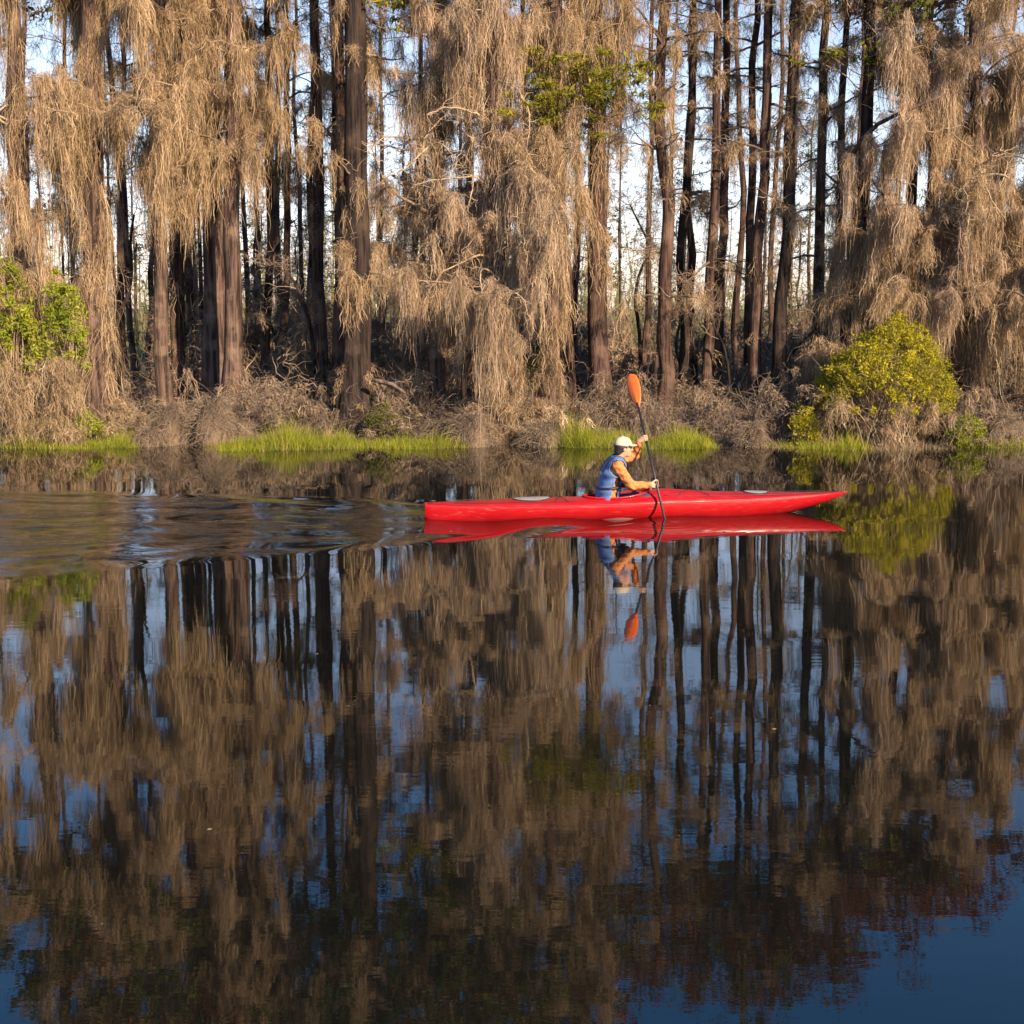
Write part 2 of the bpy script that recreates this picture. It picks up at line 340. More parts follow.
# ------------------------------------------------------------------ trees
def swamp_tree(name, label, cat, bx, D, tx, wpx, Ht, seed, limbs=(), trunk_moss=None, leaf=None, mat='bark', mossmat='moss', twigs=4, flare=.7,
               group=None, wob=.10, flute=.16, twmat='twig', k=12, boughs=None):
    rng = np.random.default_rng(seed)
    if name == 'slender_tree': limbs = [(l[0]*.72, l[1], int(l[2]*2.2), l[3]*.8, l[4], l[5]*.8)+l[6:] for l in limbs]; twigs = 6; twmat = 'brush'
    b = at(bx, 430, D); b[2] = ground_z(b[0], D)
    tp = at(tx, 0, D); ru = (D*cp+HC*sp)/F                       # metres per pixel
    lean = (tp[0]-b[0])/(tp[2]-b[2])
    if bx < 620 and name == CY: Ht += 1.9
    root = thing(name, label, cat, b, group)
    r0 = wpx*.5*ru
    n = 18; s = np.linspace(0, 1, n)**1.25; z = s*Ht
    lz = np.cumsum(rng.normal(0, wob/3, (n, 2)), 0); lz -= lz[:1]
    kfit = min(n-1, int(np.searchsorted(z, tp[2]-b[2])))
    lz -= np.outer(np.clip(z/z[kfit], 0, 1.2), lz[kfit])
    P = np.stack([lean*z+lz[:, 0], lz[:, 1]+rng.normal(0, .012)*z, z-.15], 1)
    rad = r0*(1.12-.62*s)+r0*flare*np.exp(-z/.55)
    th = np.arange(k)/k*2*np.pi; ph = rng.uniform(0, 6)
    fl = 1+flute*(.25+np.exp(-z/1.4))[:, None]*np.sin(4*th+ph)[None]*.8+rng.normal(0, .035, (n, k))
    gt = G(); tube(gt, P, rad[:, None]*fl, k)
    gl, gm, gw, gf = G(), G(), G(), G()
    def pos(zz): return np.array([np.interp(zz, z, P[:, 0]), np.interp(zz, z, P[:, 1]), zz-.15])
    if bx < 620 and name == CY:
        limbs = list(limbs)+[(Ht-3.4, Ht-.3, 6, .9, 2.1, 3.2, .75, 16, None)]; leaf = list(leaf or [])+[('olive', 14, 34, Ht-4, Ht, 1.9, .09), ('bud', 6, 34, Ht-3, Ht, 1.9, .08)]
    if not trunk_moss: trunk_moss = [(1.2, 6.5, 12 if name == CY else 5, .5, 7)]
    ends = []; limbs = [(l[0], l[1], l[2], l[3], l[4], l[5]*.86, l[6]*.80, l[7]*1.15)+l[8:] for l in limbs]
    for (zlo, zhi, nl, l0, l1, mden, mlen, nst, az) in limbs:
        for q in range(int(nl*(2.0 if zlo >= 8 else 1))):
            zz = rng.uniform(zlo, zhi); zz = zz if zlo >= 8 else zlo+(round((zz-zlo)/.95+.5*math.sin(seed))*.95+rng.normal(0, .13)); a = rng.uniform(0, 2*np.pi) if az is None else R(az)+rng.normal(0, .5)
            L = rng.uniform(l0, l1); ns = 8; d = np.array([math.cos(a), math.sin(a), rng.uniform(.0, .55)]); pp = [pos(zz)]
            for h in range(ns-1):
                d = unit(d+rng.normal(0, .17, 3)+np.array([0, 0, -.035])); pp.append(pp[-1]+d*L/(ns-1))
            pp = np.array(pp); rl = min(.055, .014+.016*L)*np.linspace(1, .22, ns)
            tube(gw, pp, rl, 5, tint=.12); ends.append(pp[-1])
            nt_ = max(1, int(L*twigs)); f = rng.uniform(.2, 1, nt_); A = np.stack([np.interp(f*(ns-1), np.arange(ns), pp[:, c]) for c in range(3)], 1)
            dd = rng.normal(0, 1, (nt_, 3)); dd[:, 2] = np.abs(dd[:, 2])*.3; dd = unit(dd)
            tl = rng.uniform(.35, 1.0, nt_)*min(1., .5+L*.3)
            TP = walkers(gw, A, dd, tl, .02, rng, S=6, curl=.35, grav=-.08)
            A2 = TP[:, 3].repeat(3, 0); walkers(gw, A2, rng.normal(0, 1, A2.shape), np.repeat(tl*.6, 3), .011, rng, S=5, curl=.45, grav=-.1)
            if mden > 0:
                nc = rng.poisson(mden*L*.6)+1; f = rng.random(nc)**.8
                A = np.stack([np.interp(f*(ns-1), np.arange(ns), pp[:, c]) for c in range(3)], 1)
                nc2 = rng.poisson(mden*tl.sum()*.6)
                if nc2:
                    ti = rng.integers(0, nt_, nc2); si = rng.integers(1, 6, nc2); A = np.concatenate([A, TP[ti, si]])
                LC = mlen*rng.lognormal(-.15, .62, len(A)); LC = np.clip(LC, .14, 2.6*mlen)
                LC = np.minimum(LC, np.maximum(A[:, 2]-.25, .15))
                moss(gm, A, LC, np.maximum(5, nst*np.sqrt(LC/mlen)), .035+.052*np.sqrt(LC), rng)
    if boughs:                                                                  # long pale bare boughs arching out of the moss
        zz = rng.uniform(boughs[0], boughs[1], boughs[2]); A = np.array([pos(q) for q in zz]); m = len(A); a = rng.uniform(.95*np.pi, 2.05*np.pi, m)
        for q in range(m):
            d = np.array([math.cos(a[q]), math.sin(a[q]), rng.uniform(.1, .9)]); pp = [A[q]]
            for h in range(13): d = unit(d+rng.normal(0, .2, 3)+np.array([0, 0, -.10])); pp.append(pp[-1]+d*rng.uniform(.12, .17))
            tube(gw, np.array(pp), np.linspace(.026, .007, 14), 5, tint=.8)
            pp = np.array(pp)[4:]; W = walkers(gw, pp.repeat(5, 0), rng.normal(0, 1, (len(pp)*5, 3)), rng.uniform(.2, .6, len(pp)*5), .011, rng, S=7, curl=.45, grav=-.1, tint=np.full(len(pp)*5, .8))
    if trunk_moss:
        for (zlo, zhi, nc, ml, nst) in trunk_moss:
            zz = rng.uniform(zlo, zhi, nc); a = rng.uniform(np.pi*.95, np.pi*2.05, nc)
            A = np.array([pos(q) for q in zz]); rr = np.interp(zz, z, rad)*1.02
            A[:, 0] += np.cos(a)*rr; A[:, 1] += np.sin(a)*rr
            LC = np.minimum(ml*rng.lognormal(-.1, .45, nc), np.maximum(A[:, 2]-.1, .15))
            moss(gm, A, LC, nst, .045+.03*np.sqrt(LC), rng, wig=.03)
    gt.build('trunk', M[mat], root); 
    gw.build('crown', M[twmat], root); gm.build('moss_clumps', M[mossmat], root)
    if leaf:
        for (lm, nclump, per, zlo, zhi, spread, size) in leaf:
            if lm == 'needle': nclump = int(nclump*3.2); per = int(per*1.1); size *= .42
            elif zlo > 7.9: nclump *= 3; per = int(per*1.6); size *= .55
            gf = G(); zz = rng.uniform(zlo, zhi, nclump)
            A = np.array([pos(q) for q in zz]); a = rng.uniform(0, 2*np.pi, nclump) if lm != 'needle' else rng.uniform(.9*np.pi, 2.1*np.pi, nclump); rr = spread*rng.random(nclump)**.6
            A[:, 0] += np.cos(a)*rr; A[:, 1] += np.sin(a)*rr; A[:, 2] += rng.normal(0, .2, nclump)
            sprays(gf, A, rng.uniform(.18, .5, nclump), per, size, rng, flat=.45 if lm != 'needle' else .28, elong=2.2 if lm != 'needle' else 3.5); gf.build('leaves', M[lm], root)
            base = np.array([pos(min(max(q-.3*spread, .5), Ht)) for q in zz]); gb = G()
            dd = A-base; LL = np.linalg.norm(dd, axis=1); walkers(gb, base, dd, LL, .028, rng, S=6, curl=.1, grav=0)
            gb.build('leafy_crown', M['brush'], root)
    return root
T = swamp_tree
CY = 'cypress_tree'
# limbs: (zlo, zhi, count, length lo, hi, clumps per metre, moss length, strands per clump, azimuth or None)
# --- left group
T(CY, 'cypress at the left edge, veiled in tan moss down to the water', 'tree', 22, 27.6, 10, 20, 11, 1,
  [(1.6, 8.5, 17, 1.0, 2.0, 5, 1.25, 26, None), (8.5, 11.2, 9, .8, 1.8, 4, .9, 18, None)], [(1.5, 8, 40, 1.3, 22)], [('olive', 22, 40, 8.5, 11, 1.5, .09)], boughs=(4.5, 7, 5))
T(CY, 'stout mossy cypress standing behind the bright green leafy bush', 'tree', 98, 28.0, 88, 24, 12, 2,
  [(4.8, 9.0, 17, 1.0, 2.2, 5, 1.15, 26, None), (9, 12.4, 9, .8, 1.9, 3.5, .8, 18, None)], [(1.0, 8, 60, 1.2, 20)], [('olive', 22, 40, 9, 12, 1.6, .09)])
T(CY, 'cypress with long drapes of moss left of the paired dark trunks', 'tree', 165, 28.6, 165, 14, 12, 3,
  [(5.2, 8.8, 15, .9, 2.0, 5, 1.0, 24, None), (9, 11.5, 5, .8, 1.8, 3, .8, 18, None)], [(4, 8, 26, 1.1, 16)], None)
T(CY, 'dark slim trunk under the moss between a draped cypress and the paired trunks', 'tree', 177, 30.5, 180, 13, 12, 4,
  [(6, 9.5, 8, .8, 1.8, 4, .9, 20, None)], None, None, mat='bark_pine')
T(CY, 'left trunk of the dark pair, thick and bare below its moss', 'tree', 214, 29.6, 208, 21, 13, 5,
  [(5.4, 9.2, 14, .9, 2.2, 5, .95, 24, None), (9.5, 12.5, 6, .8, 1.8, 2.5, .8, 16, None)], [(5, 8.5, 14, .9, 16)], [('olive', 24, 36, 9.5, 13, 1.8, .09)])
T(CY, 'right trunk of the dark pair with a swollen sunlit foot', 'tree', 234, 28.4, 228, 17, 12, 6,
  [(5.6, 9.0, 12, .8, 1.9, 5, .9, 22, None), (9, 11.6, 5, .8, 1.6, 2.5, .8, 16, None)], [(.2, 1.4, 16, .6, 16), (5, 8, 12, .8, 14)], None, flare=1.0)
T('slender_tree', 'thin bare trunk just right of the dark pair of trunks', 'tree', 264, 31.5, 268, 9, 12, 7,
  [(6.2, 10, 8, .5, 1.4, 2.5, .6, 14, None)], None, None, mat='bark_pine', k=8)
T('slender_tree', 'very thin reddish trunk halfway between the dark pair and the thickest trunk', 'tree', 287, 31.8, 284, 8, 11.5, 8,
  [(6.2, 10, 9, .5, 1.3, 3, .6, 14, None)], None, None, mat='bark_pine', k=8)
T(CY, 'slim trunk hung with short moss close left of the thickest trunk', 'tree', 322, 29.5, 314, 12, 12, 9,
  [(6.0, 9.5, 9, .6, 1.3, 3.5, .7, 18, None)], [(.2, 1.3, 8, .5, 14), (4, 8, 14, .6, 12)], None, mat='bark_pine')
T(CY, 'thickest trunk, dark furrowed cypress rising from a flared foot', 'tree', 356, 27.9, 354, 27, 13.5, 10,
  [(6.3, 9.3, 7, .8, 1.8, 3.5, .75, 18, 90), (3.2, 6.2, 5, .5, 1.1, 4, .6, 16, None), (9.5, 13, 8, .8, 1.8, 2, .6, 14, None)], [(.2, 1.6, 12, .5, 12), (2.5, 5, 10, .5, 12)],
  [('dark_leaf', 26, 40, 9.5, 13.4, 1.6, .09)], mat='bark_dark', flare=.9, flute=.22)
T(CY, 'reddish trunk half hidden behind the thickest dark trunk', 'tree', 338, 29.0, 334, 13, 12, 11,
  [(6, 10, 7, .6, 1.4, 3, .6, 16, None)], [(.1, 1.5, 10, .6, 14)], None, mat='bark_pine')
# --- centre
T(CY, 'cypress hidden in a tangle of pale twigs and moss right of the thickest trunk', 'tree', 432, 28.6, 440, 15, 12, 12,
  [(2.5, 8.2, 22, .9, 2.1, 4.2, .85, 22, None), (8.2, 11.5, 8, .8, 1.9, 3, .8, 16, None)], [(1.5, 7, 20, .8, 14)], [('needle', 10, 60, 8.1, 8.8, 1.6, .07), ('olive', 24, 36, 9, 12, 1.8, .09)], twigs=6, boughs=(4.6, 7.2, 12), mossmat='moss_pale')
T(CY, 'cypress smothered in a broad curtain of moss in the middle of the bank', 'tree', 500, 27.8, 492, 18, 12.5, 13,
  [(2.0, 8.4, 27, .9, 2.1, 5, 1.1, 26, None), (8.5, 12, 8, .8, 2, 3.5, .9, 18, None)], [(.8, 7.5, 50, 1.0, 18)], [('olive', 30, 36, 9, 12.4, 1.9, .09)], twigs=5, boughs=(2.5, 6.9, 15), mossmat='moss_pale')
T(CY, 'mossy trunk left of the one with green needle sprays', 'tree', 553, 28.3, 555, 18, 12, 14,
  [(3.8, 8.6, 14, .7, 1.7, 4.5, 1.0, 22, None), (8.6, 11.5, 6, .8, 1.8, 3, .8, 16, None)], [(.3, 8, 70, .9, 18)], [('needle', 14, 90, 6.3, 7.3, 1.5, .06)])
T(CY, 'cypress with green needle sprays and long moss behind the kayaker', 'tree', 600, 29.0, 598, 18, 12.5, 15,
  [(6.0, 9.2, 13, .6, 1.35, 5.5, 1.25, 26, None), (4.2, 6, 5, .4, .8, 4, .7, 18, None), (9.2, 12, 6, .8, 1.8, 3, .8, 16, None)], [(3.2, 8.5, 30, .9, 16)],
  [('needle', 16, 80, 6.3, 7.4, 1.7, .06), ('olive', 20, 36, 9, 12, 1.7, .09)], mat='bark_pine')
# --- the open stand on the right: slim trunks with little moss
T('slender_tree', 'lone slender trunk with a crook at mid height, right of the kayaker', 'tree', 655, 28.8, 666, 14, 12, 16,
  [(4, 9.5, 8, .4, 1.1, 2, .5, 12, None), (9.5, 11.8, 7, .6, 1.6, 2, .5, 12, None)], [(5, 8.5, 8, .4, 10)], [('bud', 18, 30, 9.4, 12, 1.4, .08)], mat='bark_pine', wob=.2)
T('slender_tree', 'straight slim dark trunk, first of three right of the crooked one', 'tree', 686, 31, 692, 10, 12.5, 17,
  [(5.5, 11, 9, .4, 1.2, 1.5, .5, 12, None)], None, [('bud', 20, 30, 10, 12.5, 1.4, .08)], mat='bark_dark', k=8)
T('slender_tree', 'slim leaning trunk, second of three right of the crooked one', 'tree', 702, 30, 718, 10, 12, 18,
  [(5, 10.5, 9, .4, 1.2, 1.5, .5, 12, None)], None, [('olive', 22, 34, 9.5, 12, 1.5, .08)], mat='bark_pine', k=8)
T('slender_tree', 'slim trunk tufted with moss, third of three right of the crooked one', 'tree', 712, 31, 725, 10, 12.5, 19,
  [(5, 10.5, 10, .4, 1.2, 2.5, .5, 14, None)], [(5, 9, 10, .4, 10)], None, mat='bark_pine', k=8)
T('slender_tree', 'left trunk of the close trio of tall slim trunks', 'tree', 744, 30.5, 757, 8.5, 13, 20,
  [(7, 12, 8, .4, 1.3, 1.2, .5, 12, None)], None, [('olive', 24, 36, 10, 13, 1.6, .08)], mat='bark_pine', k=8)
T('slender_tree', 'dark middle trunk of the close trio of tall slim trunks', 'tree', 756, 29.4, 769, 11, 13, 21,
  [(6.5, 12, 8, .4, 1.3, 1.4, .5, 12, None)], None, [('bud', 28, 34, 9.6, 12.6, 1.6, .08)], mat='bark_pine', k=8)
T('slender_tree', 'right trunk of the close trio, mossy from half its height up', 'tree', 775, 29.0, 797, 13, 12.5, 22,
  [(6.3, 11.5, 9, .4, 1.2, 2.2, .6, 14, None)], [(5.6, 9, 16, .5, 12)], [('olive', 20, 36, 9.5, 12.5, 1.6, .08)], mat='bark_dark', k=8)
T('slender_tree', 'slim trunk behind the yellow green bush, left of the forked tree', 'tree', 808, 30, 827, 11, 12, 23,
  [(5.2, 11, 11, .5, 1.4, 3, .55, 16, None)], [(4, 7, 10, .4, 10)], [('bud', 24, 34, 9, 12, 1.6, .08)], mat='bark_pine', k=8)
T('slender_tree', 'thin trunk close left of the forked tree', 'tree', 820, 31.5, 848, 9, 12, 24,
  [(4.5, 10.5, 10, .4, 1.3, 2, .5, 14, None)], None, [('olive', 16, 34, 9, 12, 1.5, .08)], mat='bark_dark', k=8)
tf = T(CY, 'dark leaning tree with a long limb forking out over the yellow green bush', 'tree', 834, 28.6, 868, 15, 11.5, 25,
  [(7.2, 8.8, 6, .5, 1.4, 3.5, .6, 18, 20), (8.5, 11, 8, .7, 1.8, 3, .6, 16, None)], [(2, 4, 10, .5, 12)], [('needle', 4, 60, 6.9, 7.7, 1.5, .06), ('bud', 30, 34, 9.4, 11.6, 1.8, .08)], mat='bark_dark', wob=.16)
# --- right mossy group
T(CY, 'leaning trunk emerging above the moss right of the forked tree', 'tree', 890, 29.3, 936, 10, 10.5, 26,
  [(6.5, 9.8, 9, .5, 1.3, 3.5, .7, 18, None)], [(4, 8, 16, .6, 14)], [('needle', 6, 60, 6.9, 7.7, 1.4, .06), ('bud', 24, 34, 8.9, 10.5, 1.6, .08)], mat='bark_pine')
T(CY, 'moss laden cypress directly behind the right half of the yellow green bush', 'tree', 925, 28.2, 930, 15, 8.6, 27,
  [(2.2, 6.4, 22, .9, 2.0, 4.6, .95, 24, None), (6.4, 8.3, 5, .7, 1.6, 3, .7, 16, None)], [(1, 6, 30, .9, 16)], [('olive', 14, 30, 8.2, 8.9, 1.6, .08), ('bud', 10, 30, 8.5, 9, 1.8, .08)], twigs=8, mossmat='moss_pale')
T(CY, 'moss laden cypress right of the yellow green bush, its veil reaching the brush', 'tree', 976, 27.8, 975, 17, 9.6, 28,
  [(1.8, 7.4, 24, .9, 2.0, 4.8, 1.05, 25, None), (7.4, 9.4, 6, .7, 1.6, 3, .7, 16, None)], [(1, 6, 36, .9, 16)], [('bud', 24, 30, 8.6, 9.8, 1.7, .08)], twigs=7, boughs=(2.5, 7, 10))
T(CY, 'mossy cypress cut off by the right edge of the view', 'tree', 1032, 28.4, 1036, 16, 8.6, 29,
  [(2, 7.0, 20, .9, 1.9, 4.6, 1.0, 24, None), (7.0, 8.4, 4, .6, 1.2, 3, .7, 16, None)], [(1, 6, 30, .9, 16)], [('bud', 12, 30, 8.2, 9, 1.4, .08)], twigs=5)
T(CY, 'short mossy cypress leaning over the left half of the yellow green bush', 'tree', 880, 28.0, 890, 10, 5.6, 30,
  [(1.9, 4.7, 17, .6, 1.5, 4.4, .85, 22, None)], [(1, 4, 20, .8, 14)], None, twigs=8)
# the long forking limb belongs to the dark leaning tree
g = G(); rel = lambda px, py, D: at(px, py, D)-np.array(tf.location)
P = [rel(851, 156, 28.6), rel(862, 140, 27.9), rel(878, 124, 27.3), rel(898, 114, 26.9), rel(918, 106, 26.6), rel(946, 94, 26.5)]
tube(g, P, [.06, .05, .04, .032, .025, .014], 6); g.build('forked_limb', M['limb'], tf)
# small crooked understorey trees
def crooked(label, pts, D, rr, seed, tw=40, mossn=0):
    rng = np.random.default_rng(seed); b = at(*pts[0], D); b[2] = ground_z(b[0], D)-.05
    root = thing('crooked_tree', label, 'tree', b); g, gw, gm = G(), G(), G()
    P = np.array([at(x, y, D+.15*math.sin(i*1.7))-b for i, (x, y) in enumerate(pts)]); P[0] = 0
    tt = np.linspace(0, len(P)-1, len(P)*4); PP = np.stack([np.interp(tt, np.arange(len(P)), P[:, c]) for c in range(3)], 1)
    for _ in range(2): PP[1:-1] = (PP[:-2]+2*PP[1:-1]+PP[2:])/4
    tube(g, PP, np.linspace(rr, rr*.3, len(PP)), 7); g.build('trunk', M['bark_dark'], root)
    ix = rng.integers(len(PP)//3, len(PP), tw); d = rng.normal(0, 1, (tw, 3)); d[:, 2] = np.abs(d[:, 2])
    W = walkers(gw, PP[ix], d, rng.uniform(.3, 1.1, tw), .018, rng, S=7, curl=.4)
    A = W[:, 3].repeat(3, 0); walkers(gw, A, rng.normal(0, 1, A.shape), rng.uniform(.2, .5, len(A)), .01, rng, S=5, curl=.5)
    gw.build('crown', M['brush'], root)
    if mossn:
        A = W[rng.integers(0, tw, mossn), rng.integers(2, 7, mossn)]; LC = np.minimum(.5*rng.lognormal(0, .5, mossn), np.maximum(A[:, 2]-.1, .1))
        moss(gm, A, LC, 14, .08, rng); gm.build('moss_clumps', M['moss'], root)
crooked('small dark crooked tree with a forked S-shaped trunk in the left gap', [(122, 380), (118, 340), (116, 318), (128, 298), (132, 270), (130, 240), (134, 215)], 29.4, .07, 41)
crooked('bare arching sapling bowed over left of the thickest trunk', [(318, 380), (312, 330), (300, 292), (288, 272), (270, 266), (262, 268)], 29.2, .045, 42)
crooked('twisted mossy little tree bowing to the water in the middle of the bank', [(470, 420), (462, 385), (470, 350), (490, 345), (508, 372), (512, 400), (505, 420)], 27.3, .07, 43, 60, 60)
crooked('bare crooked tree with spreading twigs right of the needled cypress', [(642, 380), (640, 330), (634, 300), (640, 270), (652, 250), (640, 225), (630, 205)], 31, .05, 44, 70)
crooked('thin bare sapling leaning left between the slim trunks', [(735, 375), (726, 350), (716, 330), (706, 310), (698, 285)], 29.5, .035, 45, 30)
crooked('thin leaning sapling left of the yellow green bush', [(772, 385), (790, 355), (806, 338), (822, 322), (836, 300)], 28.8, .035, 46, 30)

def back_trunk(seed, Ht, r):
    rng = np.random.default_rng(seed)
    root = thing('slender_tree', 'dark slender trunk standing back in the shade between the mossy cypresses', 'tree', (0, 0, 0), 'dark slender trunks standing back in the shade')
    g, gb, gm = G(), G(), G(); n = 14; z = np.linspace(0, Ht, n)
    P = np.stack([np.cumsum(rng.normal(0, .05, n)), np.cumsum(rng.normal(0, .05, n)), z], 1); P -= P[0]
    tube(g, P, (r*(1.1-.65*z/Ht)+r*.6*np.exp(-z/.5))[:, None]*(1+rng.normal(0, .06, (n, 8))), 8); g.build('trunk', M['bark_pine'], root)
    m = 48; zz = Ht*(.3+.68*rng.random(m)); A = np.stack([np.interp(zz, z, P[:, c]) for c in range(3)], 1)
    a = rng.uniform(0, 6.28, m); d = np.stack([np.cos(a), np.sin(a), rng.uniform(-.1, .6, m)], 1)
    W = walkers(gb, A, d, .3+1.1*rng.random(m), .028, rng, S=7, curl=.22)
    A2 = W[:, 2:].reshape(-1, 3).repeat(2, 0); walkers(gb, A2, rng.normal(0, 1, A2.shape)+np.array([0, 0, .3]), rng.uniform(.1, .45, len(A2)), .011, rng, S=5, curl=.4)
    gb.build('crown', M['brush'], root)
    c = 24; A = W[rng.integers(0, m, c), rng.integers(1, 7, c)]; moss(gm, A, .5*rng.lognormal(0, .5, c), 12, .07, rng); gm.build('moss_clumps', M['moss_grey'], root)
    return root
protos = [back_trunk(161, 12, .10), back_trunk(162, 13, .075), back_trunk(163, 11, .085)]
rng = np.random.default_rng(73)
for k, px in enumerate([118, 133, 148, 190, 200, 250, 276, 300, 308, 344, 378, 402, 470, 520, 572, 580, 641, 699, 733, 772, 845, 905, 950, 1005, 30, 70]):
    D = 31.5+8.5*rng.random(); q = at(px+rng.normal(0, 3), 300, D); loc = (q[0], D, ground_z(q[0], D)-.1); rz = rng.uniform(0, 6.28); s_ = rng.uniform(.85, 1.15)
    if k < 3: o = protos[k]; o.location = loc; o.rotation_euler.z = rz
    else: dup(protos[k % 3], loc, rz, s_)
# ---- distant pines: three models, copied
def far_pine(seed, Ht):
    rng = np.random.default_rng(seed)
    root = thing('pine_tree', 'thin distant pine standing far back behind the mossy cypresses', 'tree', (0, 0, 0), 'distant pines behind the cypresses')
    g, gb, gl = G(), G(), G(); n = 10; z = np.linspace(0, Ht, n)
    P = np.stack([np.cumsum(rng.normal(0, .04, n)), np.cumsum(rng.normal(0, .04, n)), z], 1); P -= P[0]
    tube(g, P, .085*(1.1-.8*z/Ht), 6); g.build('trunk', M['bark_pine'], root)
    m = 90; zz = Ht*(.15+.83*rng.random(m)); A = np.stack([np.interp(zz, z, P[:, c]) for c in range(3)], 1)
    a = rng.uniform(0, 6.28, m); d = np.stack([np.cos(a), np.sin(a), rng.uniform(-.1, .5, m)], 1); L = (.35+1.0*rng.random(m))*(1.25-zz/Ht)*1.2
    W = walkers(gb, A, d, L, .026, rng, S=6, curl=.2)
    A2 = W[:, 2:].reshape(-1, 3).repeat(2, 0); W2 = walkers(gb, A2, rng.normal(0, 1, A2.shape)+np.array([0, 0, .3]), rng.uniform(.15, .5, len(A2)), .012, rng, S=5, curl=.4)
    gb.build('crown', M['brush'], root)
    ix = rng.random(len(W2)) < .16
    sprays(gl, W2[ix, 4], .13, 14, .026, rng, flat=.7, elong=4); gl.build('needles', M['pine_needle'], root)
    return root
protos = [far_pine(s, h) for s, h in ((61, 9.5), (62, 11), (63, 8), (64, 12))]
rng = np.random.default_rng(70); spots = []
for px in list(np.linspace(-30, 1054, 52)):
    D = rng.uniform(36, 62); q = at(px+rng.normal(0, 9), 300, D); spots.append((q[0], D))
for k, (x, y) in enumerate(spots):
    s = rng.uniform(.75, 1.25); loc = (x, y, ground_z(x, y)-.1); rz = rng.uniform(0, 6.28)
    if k < 4:
        o = protos[k]; o.location = loc; o.rotation_euler.z = rz
    else: dup(protos[k % 4], loc, rz, (s*.9, s*.9, s))
# bare saplings between the big trunks: three models, copied
def sapling(seed, Ht, mossy):
    rng = np.random.default_rng(seed)
    root = thing('bare_sapling', 'thin bare sapling among the trunks', 'tree', (0, 0, 0), 'bare saplings among the trunks')
    g, gb, gm = G(), G(), G(); n = 14; z = np.linspace(0, Ht, n)
    P = np.stack([np.cumsum(rng.normal(0, .07, n)), np.cumsum(rng.normal(0, .07, n)), z], 1); P -= P[0]
    tube(g, P, .042*(1.1-.85*z/Ht), 6); g.build('trunk', M['bark_pine'], root)
    m = 34; zz = Ht*(.2+.78*rng.random(m)); A = np.stack([np.interp(zz, z, P[:, c]) for c in range(3)], 1)
    a = rng.uniform(0, 6.28, m); d = np.stack([np.cos(a), np.sin(a), rng.uniform(.1, 1, m)], 1)
    W = walkers(gb, A, d, (.4+.9*rng.random(m))*(1.3-zz/Ht), .022, rng, S=7, curl=.25)
    A2 = W[:, 2:].reshape(-1, 3).repeat(2, 0); W2 = walkers(gb, A2, rng.normal(0, 1, A2.shape)+np.array([0, 0, .4]), rng.uniform(.1, .4, len(A2)), .010, rng, S=5, curl=.4)
    gb.build('crown', M['brush'], root)
    if mossy:
        A = W[rng.integers(0, m, mossy), rng.integers(1, 7, mossy)]; moss(gm, A, np.minimum(.45*rng.lognormal(0, .5, mossy), A[:, 2]), 12, .06, rng); gm.build('moss_clumps', M['moss_grey'], root)
    return root
protos = [sapling(s_, h, mm) for s_, h, mm in ((65, 5.5, 0), (66, 7.5, 24), (67, 4.2, 30))]
rng = np.random.default_rng(72)
for k in range(54):
    D = 29.5+17*rng.random(); q = at(rng.uniform(-20, 1044), 300, D); loc = (q[0], D, ground_z(q[0], D)-.1); rz = rng.uniform(0, 6.28); s_ = rng.uniform(.75, 1.25)
    if k < 3: o = protos[k]; o.location = loc; o.rotation_euler.z = rz
    else: dup(protos[k % 3], loc, rz, s_)
# far wood closing the view behind the pines
g = G(); K = 900
Dd = rng.uniform(48, 120, K); X_ = rng.uniform(-.46, .46, K)*Dd; hz_ = (.6+.04*(Dd-48))*(.1+2.0*rng.random(K)**2.2)*(.6+.6*np.sin(X_*.35)**2)
sprays(g, np.stack([X_, Dd, hz_], 1), rng.uniform(.4, 1.0, K), 90, .10, rng, flat=.8)
m = 5000; Dd = rng.uniform(44, 110, m); A = np.stack([rng.uniform(-.46, .46, m)*Dd, Dd, np.full(m, .1)], 1)
walkers(g, A, rng.normal(0, .12, (m, 3))+np.array([0, 0, 1]), rng.uniform(.8, 4.5, m), .05, rng, S=7, curl=.1, taper=.3)
m = 300; Dd = rng.uniform(55, 115, m); fx = rng.uniform(-.44, .44, m); fx = np.where((fx > .08) & (fx < .24) & (rng.random(m) < .6), fx-.3, fx); A = np.stack([fx*Dd, Dd, np.full(m, .0)], 1)
W = walkers(g, A, rng.normal(0, .03, (m, 3))+np.array([0, 0, 1]), rng.uniform(4, 9, m), .13, rng, S=8, curl=.03, taper=.3)
A2 = W[:, 3:].reshape(-1, 3).repeat(5, 0); W2 = walkers(g, A2, rng.normal(0, 1, A2.shape)+np.array([0, 0, .2]), rng.uniform(.4, 1.5, len(A2)), .03, rng, S=5, curl=.3)
ix = rng.random(len(W2)) < .35; sprays(g, W2[ix, 4], .3, 9, .07, rng, flat=.7)
tag(g.build('far_woods', M['far']), 'hazy yellow green scrub far behind the trunks', 'woods', kind='stuff')
